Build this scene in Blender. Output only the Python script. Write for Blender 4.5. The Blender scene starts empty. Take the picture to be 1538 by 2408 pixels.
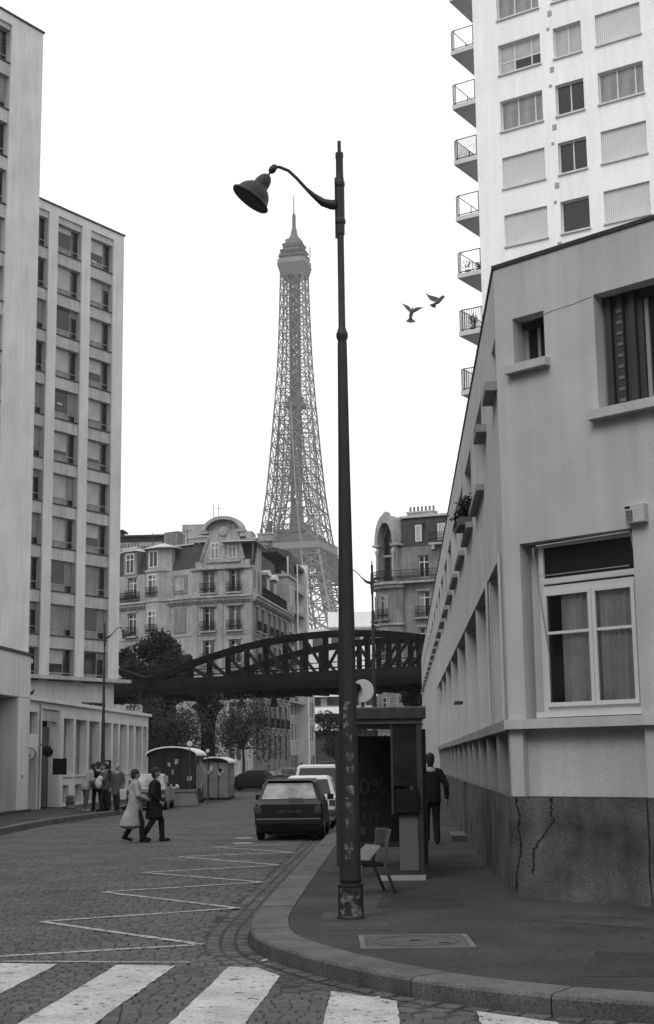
import bpy, bmesh, math, random
from math import sin, cos, pi, radians, sqrt, atan2
from mathutils import Vector, Matrix
random.seed(7)
SC = bpy.context.scene
COL = SC.collection
# ------------------------------------------------------------------ camera
cam_d = bpy.data.cameras.new('camera'); cam = bpy.data.objects.new('camera', cam_d); COL.objects.link(cam)
SC.camera = cam
PITCH = math.atan(586/3300.0); ROLL = 0.0131
R0 = Vector((1,0,0)); U0 = Vector((0,-sin(PITCH),cos(PITCH))); Fw = Vector((0,cos(PITCH),sin(PITCH)))
Rv = cos(ROLL)*R0 - sin(ROLL)*U0; Uv = sin(ROLL)*R0 + cos(ROLL)*U0
mw = Matrix.Identity(4)
for i in range(3):
    mw[i][0] = Rv[i]; mw[i][1] = Uv[i]; mw[i][2] = -Fw[i]
mw[2][3] = 1.80
cam.matrix_world = mw
cam_d.sensor_fit = 'VERTICAL'; cam_d.sensor_height = 36.0; cam_d.sensor_width = 24.0
cam_d.lens = 3300/2408.0*36.0
cam_d.clip_start = 0.1; cam_d.clip_end = 6000
# ------------------------------------------------------------------ sky, sun, exposure
SUN_EL, SUN_AZ = radians(48), radians(212)      # azimuth clockwise from +Y
world = bpy.data.worlds.new('World'); SC.world = world; world.use_nodes = True
nt = world.node_tree; nt.nodes.clear()
sky = nt.nodes.new('ShaderNodeTexSky'); sky.sky_type = 'NISHITA'; sky.sun_disc = False
sky.sun_elevation = SUN_EL; sky.sun_rotation = SUN_AZ; sky.air_density = 1.0; sky.dust_density = 3.0
bw = nt.nodes.new('ShaderNodeRGBToBW')
ev = nt.nodes.new('ShaderNodeMath'); ev.operation = 'MULTIPLY_ADD'; ev.inputs[1].default_value = 0.25; ev.inputs[2].default_value = 9.2
bg = nt.nodes.new('ShaderNodeBackground'); bg.inputs['Strength'].default_value = 0.12
wo = nt.nodes.new('ShaderNodeOutputWorld')
nt.links.new(sky.outputs[0], bw.inputs[0]); nt.links.new(bw.outputs[0], ev.inputs[0])
nt.links.new(ev.outputs[0], bg.inputs['Color']); nt.links.new(bg.outputs[0], wo.inputs[0])
sd = bpy.data.lights.new('sun', 'SUN'); sd.energy = 0.9; sd.angle = radians(24); sd.color = (1,1,1)
so = bpy.data.objects.new('sun', sd); COL.objects.link(so)
so.rotation_euler = (pi/2 - SUN_EL, 0, pi - SUN_AZ)
so.location = (0, 0, 60)
SC.view_settings.view_transform = 'Standard'; SC.view_settings.look = 'None'
SC.view_settings.exposure = 0.0; SC.view_settings.gamma = 1.0
SC.view_settings.use_curve_mapping = False
SC.render.film_transparent = False
SC.cycles.max_bounces = 6; SC.cycles.diffuse_bounces = 3; SC.cycles.glossy_bounces = 3
SC.cycles.transmission_bounces = 5; SC.cycles.transparent_max_bounces = 8; SC.cycles.volume_bounces = 1
SC.cycles.use_denoising = True
# ------------------------------------------------------------------ materials (all grey: the photograph is black and white)
MATS = {}
def mat(name, v, rough=.85, var=.12, scale=1.5, fine=.10, fscale=60., streak=0., bump=.0, bscale=50., spec=.25, metal=0., island=0., joints=None, transparent=None, wear=0.):
    if name in MATS: return MATS[name]
    m = bpy.data.materials.new(name); m.use_nodes = True; n = m.node_tree; N = n.nodes; L = n.links
    p = N['Principled BSDF']; p.inputs['Roughness'].default_value = rough; p.inputs['Metallic'].default_value = metal
    p.inputs['Specular IOR Level'].default_value = spec
    tc = N.new('ShaderNodeTexCoord'); cur = None
    def mul(sock):
        nonlocal cur
        if cur is None: cur = sock; return
        k = N.new('ShaderNodeMath'); k.operation = 'MULTIPLY'; L.new(cur, k.inputs[0]); L.new(sock, k.inputs[1]); cur = k.outputs[0]
    def noise(sc, amt, stretch=None, detail=4., center=1.):
        t = N.new('ShaderNodeTexNoise'); t.inputs['Scale'].default_value = sc; t.inputs['Detail'].default_value = detail
        if stretch:
            mp = N.new('ShaderNodeMapping'); mp.inputs['Scale'].default_value = stretch; L.new(tc.outputs['Object'], mp.inputs[0]); L.new(mp.outputs[0], t.inputs['Vector'])
        else: L.new(tc.outputs['Object'], t.inputs['Vector'])
        r = N.new('ShaderNodeMapRange'); r.inputs[1].default_value = .3; r.inputs[2].default_value = .7
        r.inputs[3].default_value = center-amt; r.inputs[4].default_value = center+amt; L.new(t.outputs[0], r.inputs[0]); mul(r.outputs[0]); return t
    base = N.new('ShaderNodeValue'); base.outputs[0].default_value = v; cur = base.outputs[0]
    if var: noise(scale, var)
    if fine: noise(fscale, fine, detail=2.)
    if streak: noise(3.0, streak, stretch=(1.3,1.3,.12), detail=5.)
    if island:
        g = N.new('ShaderNodeNewGeometry'); r = N.new('ShaderNodeMapRange'); r.inputs[3].default_value = 1-island; r.inputs[4].default_value = 1+island
        L.new(g.outputs['Random Per Island'], r.inputs[0]); mul(r.outputs[0])
        oi = N.new('ShaderNodeObjectInfo'); r = N.new('ShaderNodeMapRange'); r.inputs[3].default_value = 1-island*.8; r.inputs[4].default_value = 1+island*.8
        L.new(oi.outputs['Random'], r.inputs[0]); mul(r.outputs[0])
    if joints:
        jw, jh, mort = joints
        b = N.new('ShaderNodeTexBrick'); b.inputs['Color1'].default_value = (1,1,1,1); b.inputs['Color2'].default_value = (.9,.9,.9,1); b.inputs['Mortar'].default_value = (.55,.55,.55,1)
        b.inputs['Scale'].default_value = 1.0; b.inputs['Mortar Size'].default_value = mort; b.inputs['Brick Width'].default_value = jw; b.inputs['Row Height'].default_value = jh
        L.new(tc.outputs['Object'], b.inputs['Vector']); mul(b.outputs[0])
    L.new(cur, p.inputs['Base Color'])
    if bump:
        t = N.new('ShaderNodeTexNoise'); t.inputs['Scale'].default_value = bscale; t.inputs['Detail'].default_value = 3.; L.new(tc.outputs['Object'], t.inputs['Vector'])
        bn = N.new('ShaderNodeBump'); bn.inputs['Strength'].default_value = bump; bn.inputs['Distance'].default_value = .01
        L.new(t.outputs[0], bn.inputs['Height']); L.new(bn.outputs[0], p.inputs['Normal'])
    if wear:
        t = N.new('ShaderNodeTexNoise'); t.inputs['Scale'].default_value = 9.; t.inputs['Detail'].default_value = 8.; t.inputs['Roughness'].default_value = .75; L.new(tc.outputs['Object'], t.inputs['Vector'])
        r = N.new('ShaderNodeMapRange'); r.inputs[1].default_value = wear; r.inputs[2].default_value = wear+.06; L.new(t.outputs[0], r.inputs[0]); L.new(r.outputs[0], p.inputs['Alpha'])
    if transparent is not None:
        p.inputs['Alpha'].default_value = transparent
    MATS[name] = m; return m
M = dict(
 ground=mat('ground_asphalt', .07, var=.15, scale=.3, bump=.3, joints=(.14,.11,.006)),
 setts=mat('granite_setts', .086, rough=.85, var=.22, scale=.7, fine=.45, fscale=42, bump=.5, bscale=60, island=.22, spec=.25),
 joint=mat('sett_joints', .060, rough=1., var=.2, fine=.3, spec=.05),
 pave=mat('pavement_asphalt', .053, rough=.92, var=.28, scale=.9, fine=.45, fscale=60, bump=.5, bscale=120, spec=.15),
 kerb=mat('kerb_granite', .105, rough=.85, var=.25, scale=3., fine=.4, fscale=60, bump=.3, bscale=80, island=.08, spec=.2),
 paint=mat('road_paint', .40, rough=.75, var=.2, scale=2.2, fine=.22, fscale=40, bump=.5, bscale=20, wear=.375),
 paintline=mat('worn_line_paint', .36, rough=.75, var=.25, scale=3., fine=.25, fscale=30, wear=.41),
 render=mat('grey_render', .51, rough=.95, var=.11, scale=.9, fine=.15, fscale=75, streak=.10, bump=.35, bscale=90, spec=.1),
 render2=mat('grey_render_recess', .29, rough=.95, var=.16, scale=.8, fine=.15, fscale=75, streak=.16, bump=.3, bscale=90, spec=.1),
 plinth=mat('stained_stone_plinth', .098, rough=.9, var=.5, scale=1.6, fine=.28, fscale=45, streak=.16, bump=.4, bscale=40, spec=.15),
 darkstrip=mat('dark_metal_flashing', .04, rough=.6, var=.1),
 slab=mat('office_concrete', .60, rough=.95, var=.10, scale=.5, fine=.15, fscale=20, streak=.09, bump=.2, spec=.1),
 slab2=mat('office_spandrel_concrete', .43, rough=.95, var=.16, scale=.6, fine=.18, fscale=20, streak=.16, bump=.2, spec=.1),
 white=mat('white_tower_render', .82, rough=.95, var=.05, scale=.4, fine=.11, fscale=16, streak=.05, spec=.1),
 balc=mat('balcony_concrete', .55, var=.08),
 shutter=mat('pale_roller_shutter', .58, rough=.6, var=.04, fine=.04),
 wframe=mat('white_window_frame', .62, rough=.45, var=.05, fine=.05, spec=.4),
 gframe=mat('grey_window_frame', .30, rough=.5, var=.05, fine=.05, spec=.4),
 dframe=mat('dark_window_frame', .05, rough=.5, var=.05, fine=.05, spec=.4),
 dglass=mat('dark_window_glass', .018, rough=.08, var=.3, scale=1.2, fine=0, spec=.45),
 blind=mat('closed_pale_blind', .36, rough=.5, var=.14, scale=1.5, fine=.05, streak=.10, spec=.4),
 blind2=mat('drawn_grey_curtain', .20, rough=.5, var=.2, scale=2., fine=.05, streak=.25, spec=.4),
 curtain=mat('net_curtain', .85, rough=.9, var=.12, scale=4., fine=.05, streak=.15),
 interior=mat('dark_room', .02, rough=1., var=.3, fine=0),
 iron=mat('dark_green_painted_iron', .045, rough=.5, var=.3, scale=6., fine=.2, fscale=80, bump=.25, bscale=60, spec=.4),
 pole=mat('painted_lamp_post', .024, rough=.55, var=.15, scale=5., fine=.2, fscale=80, bump=.2, bscale=60, spec=.35),
 polechip=mat('torn_poster_remnants', .24, rough=.9, var=.4, scale=12., fine=.3, fscale=40),
 bridge=mat('sooty_bridge_steel', .007, rough=.8, var=.3, scale=.8, fine=.2, spec=.1),
 bridge2=mat('bridge_girder_steel', .016, rough=.8, var=.3, scale=.8, fine=.2, spec=.12),
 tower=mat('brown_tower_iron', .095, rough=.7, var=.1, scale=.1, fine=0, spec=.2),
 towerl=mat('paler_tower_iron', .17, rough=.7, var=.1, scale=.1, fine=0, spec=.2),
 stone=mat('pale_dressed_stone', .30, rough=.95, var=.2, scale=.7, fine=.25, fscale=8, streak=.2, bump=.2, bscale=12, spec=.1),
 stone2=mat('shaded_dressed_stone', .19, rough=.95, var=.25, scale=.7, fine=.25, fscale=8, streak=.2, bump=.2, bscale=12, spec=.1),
 slate=mat('dark_slate_roof', .045, rough=.8, var=.25, scale=2., fine=.3, fscale=12, spec=.2),
 zinc=mat('zinc_roof', .42, rough=.5, var=.15, scale=1., fine=.1, streak=.1, spec=.4),
 pierstone=mat('sooty_pier_stone', .03, rough=.95, var=.3, scale=1., fine=.2, fscale=10, spec=.1),
 clay=mat('clay_chimney_pot', .12, var=.3),
 leaf=mat('dark_evergreen_leaves', .014, rough=.7, var=.3, scale=2., island=.4, spec=.2),
 leaf2=mat('thin_autumn_leaves', .075, rough=.8, var=.3, scale=2., island=.4, spec=.1),
 bark=mat('bark', .05, var=.3),
 black=mat('black_paint', .009, rough=.35, var=.1, spec=.5),
 blackm=mat('matt_black', .015, rough=.9, var=.1, spec=.1),
 rubber=mat('tyre_rubber', .015, rough=.9, var=.1, spec=.1),
 whitecar=mat('white_car_paint', .62, rough=.3, var=.06, fine=.03, spec=.5),
 greycar=mat('grey_car_paint', .25, rough=.3, var=.06, fine=.03, spec=.5),
 chrome=mat('chrome', .6, rough=.15, metal=1., var=0, fine=0),
 carglass=mat('car_window_glass', .30, rough=.15, var=.6, scale=1.8, fine=0, spec=.6),
 plate=mat('plate_black', .015, rough=.4, var=0, fine=0),
 skin=mat('skin', .25, rough=.6, var=.05, fine=0), hair=mat('dark_hair', .02, rough=.7, var=.2),
 coat=mat('pale_raincoat', .31, rough=.85, var=.22, scale=5., fine=.08), darkcoat=mat('black_coat', .014, rough=.9, var=.2, spec=.1),
 greycoat=mat('grey_coat', .085, rough=.9, var=.2, spec=.1), trousers=mat('dark_trousers', .016, rough=.9, var=.2, spec=.1),
 bag=mat('pale_shopping_bag', .45, var=.2), shoe=mat('pale_shoes', .4, var=.1),
 ad=mat('advert_poster_dark', .022, rough=.25, var=.4, scale=3., fine=.1, spec=.3), adtext=mat('poster_lettering', .045, rough=.5, var=.3),
 panel=mat('grey_enamel_panel', .13, rough=.5, var=.1), alu=mat('aluminium_edge', .55, rough=.35, var=.05, metal=.4),
 kiosk=mat('dark_green_kiosk', .014, rough=.5, var=.4, scale=2., fine=.2, spec=.3),
 kroof=mat('kiosk_zinc_roof', .7, rough=.5, var=.08), poster=mat('torn_kiosk_posters', .30, var=.7, scale=5., fine=.4, fscale=25),
 canvas=mat('stall_canvas', .16, var=.25), disc=mat('white_enamel_disc', .55, rough=.5, var=.04),
 bird=mat('pigeon_feathers', .10, var=.3, scale=12.), concrete=mat('concrete_block', .14, var=.3, scale=2.),
 crack=mat('crack_dirt', .022, rough=1., var=.3), wood=mat('worn_wood', .12, var=.3),
)
def volmat():
    m = bpy.data.materials.new('haze_air'); m.use_nodes = True; n = m.node_tree; n.nodes.clear()
    v = n.nodes.new('ShaderNodeVolumePrincipled'); v.inputs['Color'].default_value = (1,1,1,1); v.inputs['Density'].default_value = .00019
    v.inputs['Anisotropy'].default_value = .2
    o = n.nodes.new('ShaderNodeOutputMaterial'); n.links.new(v.outputs[0], o.inputs['Volume']); return m
def glassmat():
    m = bpy.data.materials.new('clear_window_glass'); m.use_nodes = True; n = m.node_tree; n.nodes.clear()
    t = n.nodes.new('ShaderNodeBsdfTransparent'); t.inputs[0].default_value = (.95,.95,.95,1)
    g = n.nodes.new('ShaderNodeBsdfGlossy'); g.inputs['Roughness'].default_value = .03
    f = n.nodes.new('ShaderNodeFresnel'); f.inputs[0].default_value = 1.5
    x = n.nodes.new('ShaderNodeMixShader'); o = n.nodes.new('ShaderNodeOutputMaterial')
    n.links.new(f.outputs[0], x.inputs[0]); n.links.new(t.outputs[0], x.inputs[1]); n.links.new(g.outputs[0], x.inputs[2]); n.links.new(x.outputs[0], o.inputs[0]); return m
M['glass'] = glassmat()
M['ironcover']=mat('worn_iron_cover',.075,rough=.7,var=.3,scale=6.,fine=.4,fscale=60)
M['palejacket']=mat('pale_grey_jacket',.24,rough=.9,var=.25,scale=6.)
M['scrap']=mat('paper_scrap',.35,rough=.9)
# ------------------------------------------------------------------ mesh helpers
class MB:
    def __init__(s): s.v=[]; s.f=[]; s.mi=[]; s.cur=0
    def add(s, vs, fs):
        o=len(s.v); s.v += [tuple(p) for p in vs]; s.f += [tuple(i+o for i in f) for f in fs]; s.mi += [s.cur]*len(fs); return s
    def quad(s,*p): return s.add(p,[tuple(range(len(p)))])
    def box(s,x0,x1,y0,y1,z0,z1):
        return s.add([(x0,y0,z0),(x1,y0,z0),(x1,y1,z0),(x0,y1,z0),(x0,y0,z1),(x1,y0,z1),(x1,y1,z1),(x0,y1,z1)],
            [(0,3,2,1),(4,5,6,7),(0,1,5,4),(1,2,6,5),(2,3,7,6),(3,0,4,7)])
    def taper(s,b,t,z0,z1):   # b,t = (x0,x1,y0,y1)
        return s.add([(b[0],b[2],z0),(b[1],b[2],z0),(b[1],b[3],z0),(b[0],b[3],z0),(t[0],t[2],z1),(t[1],t[2],z1),(t[1],t[3],z1),(t[0],t[3],z1)],
            [(0,3,2,1),(4,5,6,7),(0,1,5,4),(1,2,6,5),(2,3,7,6),(3,0,4,7)])
    def prism(s,poly,z0,z1):
        n=len(poly); vs=[(x,y,z0) for x,y in poly]+[(x,y,z1) for x,y in poly]
        return s.add(vs,[tuple(range(n))[::-1],tuple(range(n,2*n))]+[(i,(i+1)%n,n+(i+1)%n,n+i) for i in range(n)])
    def prismy(s,poly,y0,y1):  # poly in x,z extruded along y
        n=len(poly); vs=[(x,y0,z) for x,z in poly]+[(x,y1,z) for x,z in poly]
        return s.add(vs,[tuple(range(n)),tuple(range(n,2*n))[::-1]]+[(i,(i+1)%n,n+(i+1)%n,n+i) for i in range(n)])
    def ring(s,c,ax,r,n,ph=0.):
        ax=Vector(ax).normalized(); a=ax.orthogonal().normalized()
        if abs(ax.z)>.95: a=Vector((1,0,0))
        b=ax.cross(a).normalized(); a=b.cross(ax)
        return [Vector(c)+a*(cos(2*pi*i/n+ph)*r)+b*(sin(2*pi*i/n+ph)*r) for i in range(n)]
    def bar(s,p,q,w,n=4):
        p=Vector(p);q=Vector(q);ax=q-p
        if ax.length<1e-6: return s
        r=w*.7071 if n==4 else w/2
        a=s.ring(p,ax,r,n,pi/4 if n==4 else 0);b=s.ring(q,ax,r,n,pi/4 if n==4 else 0)
        return s.add(a+b,[tuple(range(n))[::-1],tuple(range(n,2*n))]+[(i,(i+1)%n,n+(i+1)%n,n+i) for i in range(n)])
    def cone(s,p,q,r0,r1,n=12):
        p=Vector(p);q=Vector(q);ax=q-p;a=s.ring(p,ax,r0,n);b=s.ring(q,ax,max(r1,1e-4),n)
        return s.add(a+b,[tuple(range(n))[::-1],tuple(range(n,2*n))]+[(i,(i+1)%n,n+(i+1)%n,n+i) for i in range(n)])
    def tube(s,pts,rad,n=8):
        rad=rad if hasattr(rad,'__len__') else [rad]*len(pts); P=[Vector(p) for p in pts]; vs=[]; a=None
        for i,p in enumerate(P):
            d=(P[min(i+1,len(P)-1)]-P[max(i-1,0)]).normalized()
            if a is None: a=d.orthogonal().normalized()
            else: a=(a-d*a.dot(d)).normalized()
            b=d.cross(a)
            vs+=[p+a*(cos(2*pi*k/n)*rad[i])+b*(sin(2*pi*k/n)*rad[i]) for k in range(n)]
        m=len(P); fs=[tuple(range(n))[::-1],tuple(range((m-1)*n,m*n))]
        for i in range(m-1):
            for k in range(n): fs.append((i*n+k,i*n+(k+1)%n,(i+1)*n+(k+1)%n,(i+1)*n+k))
        return s.add(vs,fs)
    def lathe(s,prof,n=20,c=(0,0,0),ax=(0,0,1)):
        c=Vector(c);ax=Vector(ax).normalized();vs=[]
        for r,z in prof: vs+=s.ring(c+ax*z,ax,max(r,1e-4),n)
        m=len(prof);fs=[tuple(range(n))[::-1],tuple(range((m-1)*n,m*n))]
        for i in range(m-1):
            for k in range(n): fs.append((i*n+k,i*n+(k+1)%n,(i+1)*n+(k+1)%n,(i+1)*n+k))
        return s.add(vs,fs)
    def wall(s,x0,x1,z0,z1,ops,y=0.,d=.25):
        xs=sorted({x0,x1}|{v for o in ops for v in o[:2] if x0<v<x1}); zs=sorted({z0,z1}|{v for o in ops for v in o[2:4] if z0<v<z1})
        for i in range(len(xs)-1):
            for j in range(len(zs)-1):
                cx=(xs[i]+xs[i+1])/2; cz=(zs[j]+zs[j+1])/2
                if any(o[0]<cx<o[1] and o[2]<cz<o[3] for o in ops): continue
                s.quad((xs[i],y,zs[j]),(xs[i+1],y,zs[j]),(xs[i+1],y,zs[j+1]),(xs[i],y,zs[j+1]))
        for a,b,c,e in [o[:4] for o in ops]:
            s.quad((a,y,c),(a,y+d,c),(a,y+d,e),(a,y,e)); s.quad((b,y,c),(b,y,e),(b,y+d,e),(b,y+d,c))
            s.quad((a,y,c),(b,y,c),(b,y+d,c),(a,y+d,c)); s.quad((a,y,e),(a,y+d,e),(b,y+d,e),(b,y,e))
        return s
    def mesh(s,name,mats,smooth=False):
        me=bpy.data.meshes.new(name); me.from_pydata(s.v,[],s.f)
        mats=mats if isinstance(mats,(list,tuple)) else [mats]
        for m in mats: me.materials.append(M[m] if isinstance(m,str) else m)
        if len(mats)>1: me.polygons.foreach_set('material_index',s.mi)
        if smooth: me.polygons.foreach_set('use_smooth',[True]*len(me.polygons))
        me.update(); return me
    def build(s,name,mats,parent=None,fr=None,at=(0,0,0),smooth=False,bevel=0.,**props):
        return inst(name,s.mesh(name,mats,smooth),parent,fr,at,bevel,**props)
class Frame:   # local frame of a facade: x along the wall, +y into the building, z up
    def __init__(s,P,az): s.P=Vector((P[0],P[1],0)); s.th=radians(90-az); s.x=Vector((cos(s.th),sin(s.th),0)); s.y=Vector((-sin(s.th),cos(s.th),0))
    def pt(s,x,y,z=0.): return s.P+s.x*x+s.y*y+Vector((0,0,z))
W0=Frame((0,0),90)
def tag(o,label,cat,group=None,kind=None):
    if label: o['label']=label
    if cat: o['category']=cat
    if group: o['group']=group
    if kind: o['kind']=kind
    return o
def inst(name,me,parent=None,fr=None,at=(0,0,0),bevel=0.,**props):
    o=bpy.data.objects.new(name,me); COL.objects.link(o)
    if fr is not None:
        p=fr.pt(*at); th=fr.th
        if parent is not None:
            base=parent; off=Vector((0,0,0)); ro=0.
            while base is not None: off=off+base.location; ro+=base.rotation_euler.z; base=base.parent   # every parent but a root is placed unrotated or shares the frame
            if abs(ro)>1e-6 and parent.parent is not None: p=p  # sub-parts are placed with sub()
            p=p-off
        o.location=p; o.rotation_euler=(0,0,th)
    else: o.location=at
    if parent is not None: o.parent=parent
    if bevel:
        b=o.modifiers.new('bevel','BEVEL'); b.width=bevel; b.segments=2; b.limit_method='ANGLE'
    for k,v in props.items(): o[k]=v
    return o
def root(name,loc,label,cat,group=None,kind=None,rotz=0.):
    o=bpy.data.objects.new(name,None); COL.objects.link(o); o.location=loc; o.rotation_euler=(0,0,rotz); o.empty_display_size=.3
    return tag(o,label,cat,group,kind)
def tree_copy(o,loc=None,rotz=None,label=None,scale=None):
    c=o.copy(); COL.objects.link(c)
    if loc is not None: c.location=loc
    if rotz is not None: c.rotation_euler=(0,0,rotz)
    if scale is not None: c.scale=(scale,)*3
    if label: c['label']=label
    for ch in KIDS(o):
        d=ch.copy(); COL.objects.link(d); d.parent=c
        for g in KIDS(ch):
            e=g.copy(); COL.objects.link(e); e.parent=d
    return c
def KIDS(o): return [x for x in list(bpy.data.objects) if x.parent is o]
def text_mesh(txt,size,name,matn,extrude=.004):
    cu=bpy.data.curves.new(name,'FONT'); cu.body=txt; cu.size=size; cu.extrude=extrude; cu.align_x='CENTER'
    ob=bpy.data.objects.new(name,cu); COL.objects.link(ob)
    me=bpy.data.meshes.new_from_object(ob.evaluated_get(bpy.context.evaluated_depsgraph_get())); bpy.data.objects.remove(ob); bpy.data.curves.remove(cu)
    me.materials.clear(); me.materials.append(M[matn]); me.transform(Matrix.Rotation(pi/2,4,'X')); return me
WC={}
def window(par,fr,x,y,z,w,h,cols=(.5,),rows=(),frame='wframe',panes='dglass',fw=.05,name='window',d=.06):
    """a window standing in an opening: frame mesh with its panes as children. x,z = lower left corner in the facade frame"""
    cols=tuple(cols); rows=tuple(rows); nx,nz=len(cols)+1,len(rows)+1
    pl=panes if isinstance(panes,(list,tuple)) else [panes]*(nx*nz)
    key=(round(w,3),round(h,3),cols,rows,frame,fw,d)
    if key not in WC:
        b=MB(); b.box(0,fw,0,d,0,h); b.box(w-fw,w,0,d,0,h); b.box(fw,w-fw,0,d,0,fw); b.box(fw,w-fw,0,d,h-fw,h)
        for c in cols: b.box(c*w-fw/2,c*w+fw/2,.002,d-.002,fw,h-fw)
        for r in rows: b.box(fw,w-fw,.004,d-.004,r*h-fw/2,r*h+fw/2)
        WC[key]=b.mesh('window_frame',frame)
    f=inst(name,WC[key],par,fr,(x,y,z))
    cs=[0]+[c*w for c in cols]+[w]; rs=[0]+[r*h for r in rows]+[h]
    for j in range(nz):
        for i in range(nx):
            pw,ph=cs[i+1]-cs[i],rs[j+1]-rs[j]; m=pl[(j*nx+i)%len(pl)]; k=('p',round(pw,3),round(ph,3),m)
            if k not in WC: WC[k]=MB().box(.005,pw-.005,0,.012,.005,ph-.005).mesh('pane',m)
            o=bpy.data.objects.new('pane',WC[k]); COL.objects.link(o); o.parent=f; o.location=(cs[i],d*.45,rs[j])
    return f
BC={}
def boxpart(name,par,fr,x0,x1,y0,y1,z0,z1,m,bevel=0.):
    k=(round(x1-x0,3),round(y1-y0,3),round(z1-z0,3),m)
    if k not in BC: BC[k]=MB().box(0,x1-x0,0,y1-y0,0,z1-z0).mesh(name,m)
    return inst(name,BC[k],par,fr,(x0,y0,z0),bevel)
# ================================================================== GROUND, ROAD, KERBS
def catmull(P,step):
    P=[Vector(p) for p in P]; out=[]
    for i in range(len(P)-1):
        p0=P[max(i-1,0)];p1=P[i];p2=P[i+1];p3=P[min(i+2,len(P)-1)]; n=max(2,int((p2-p1).length/.08))
        for k in range(n):
            t=k/n; out.append(.5*((2*p1)+(p2-p0)*t+(2*p0-5*p1+4*p2-p3)*t*t+(3*p1-p0-3*p2+p3)*t**3))
    out.append(P[-1]); res=[out[0]]; acc=0
    for a,b in zip(out,out[1:]):
        acc+=(b-a).length
        if acc>=step: res.append(b); acc=0
    return res
OUT=[(15,-2.2),(9,3.9),(5.5,7.3),(4.0,8.7),(3.0,9.5),(2.2,10.09),(1.48,10.5),(.76,11.14),(.19,11.92),(-.31,12.9),(-.73,14.05),(-.86,15.46),(-.82,17.27),(-.55,23.45),(.06,36.72),(.9,55),(2.6,92)]
curve=catmull(OUT,.25)
def normals(c):
    r=[]
    for i in range(len(c)):
        d=(c[min(i+1,len(c)-1)]-c[max(i-1,0)]).normalized(); r.append(Vector((d.y,-d.x)))   # to the right of travel = pavement side
    return r
cn=normals(curve)
def off(c,n,w): return [p+q*w for p,q in zip(c,n)]
g=MB(); g.quad((-1500,-300,-.03),(1500,-300,-.03),(1500,2500,-.03),(-1500,2500,-.03)); tag(g.build('ground','ground'),None,None,kind='structure')
road=MB().quad((-45,-25,-.014),(40,-25,-.014),(40,260,-.014),(-45,260,-.014)).build('road','joint',kind='structure')
inner=off(curve,cn,.40)
pv=[(p.x,p.y) for p in inner]+[(60,92),(60,-2.2)]
PAVE=MB().prism(pv,-.02,.14).build('pavement','pave',kind='structure')
kerb=root('kerb',(0,0,0),None,None,kind='structure')
i=0
while i<len(curve)-5:
    n=4 if curve[i].y<40 else 8
    j=min(i+n,len(curve)-1); b=MB(); seg=range(i,j+1); e=.006; pts=[]
    o_=[curve[k] for k in seg]; n_=[cn[k] for k in seg]; d0=(o_[1]-o_[0]).normalized()*e; d1=(o_[-2]-o_[-1]).normalized()*e
    o_[0]=o_[0]+d0; o_[-1]=o_[-1]+d1
    dz=random.uniform(-.003,.004)
    prof=[(0,-.02),(-.004,.115+dz),(.012,.137+dz),(.035,.145+dz),(.392,.145+dz),(.392,-.02)]
    vs=[];m=len(prof)
    for p,q in zip(o_,n_):
        for w,z in prof: vs.append((p.x+q.x*w,p.y+q.y*w,z))
    L=len(o_); fs=[tuple(range(m)),tuple(range((L-1)*m,L*m))[::-1]]
    for a in range(L-1):
        for k in range(m): fs.append((a*m+k,a*m+(k+1)%m,(a+1)*m+(k+1)%m,(a+1)*m+k))
    b.add(vs,fs).build('kerb_stone','kerb',kerb); i=j
# left pavement and kerb
LK=[(-9.6,14),(-9.0,28),(-8.78,38.1),(-8.7,43.5),(-8.15,48.4),(-7.55,51.8),(-7.9,53.6),(-8.2,56),(-8.2,80)]
lc=catmull(LK,.5); ln=[-v for v in normals(lc)]
li=off(lc,ln,.3)
MB().prism([(p.x,p.y) for p in li]+[(-60,80),(-60,14)],-.02,.14).build('pavement','pave',kind='structure')
kerb2=root('kerb',(0,0,0),None,None,kind='structure')
for i in range(0,len(lc)-2,2):
    b=MB(); j=min(i+2,len(lc)-1); a,c=lc[i],lc[j]; na,nc=ln[i],ln[j]; d=(c-a).normalized()*.008
    b.prism([tuple(a+d),tuple(c-d),tuple(c-d+nc*.292),tuple(a+d+na*.292)],-.02,.145).build('kerb_stone','kerb',kerb2)
# boulevard pavement beyond the viaduct
MB().prism([(-40,126),(-6.2,126),(-3.5,150),(-3.2,240),(-40,240)],-.02,.14).build('pavement','pave',kind='structure')
MB().prism([(3.6,116),(40,116),(40,240),(4.2,240)],-.02,.14).build('pavement','pave',kind='structure')
# setts ------------------------------------------------------------
def sett_geo(cx,cy,w,l,ang,z,b):
    c,s_=cos(ang),sin(ang); r=random.uniform
    def P(x,y,zz): return (cx+x*c-y*s_,cy+x*s_+y*c,zz)
    hw,hl=w/2,l/2; i=.012; j=.004
    lo=[P(-hw,-hl,-.03),P(hw,-hl,-.03),P(hw,hl,-.03),P(-hw,hl,-.03)]
    mi=[P(-hw+r(0,j),-hl+r(0,j),z-.008),P(hw-r(0,j),-hl+r(0,j),z-.008),P(hw-r(0,j),hl-r(0,j),z-.008),P(-hw+r(0,j),hl-r(0,j),z-.008)]
    to=[P(-hw+i,-hl+i,z+r(-.0015,.0015)),P(hw-i,-hl+i,z+r(-.0015,.0015)),P(hw-i,hl-i,z+r(-.0015,.0015)),P(-hw+i,hl-i,z+r(-.0015,.0015))]
    return lo+mi+to,[(8,9,10,11)]+[(a,(a+1)%4,4+(a+1)%4,4+a) for a in range(4)]+[(4+a,4+(a+1)%4,8+(a+1)%4,8+a) for a in range(4)]
import bisect
cy_sorted=[(p.y,p.x) for p in curve]
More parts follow.
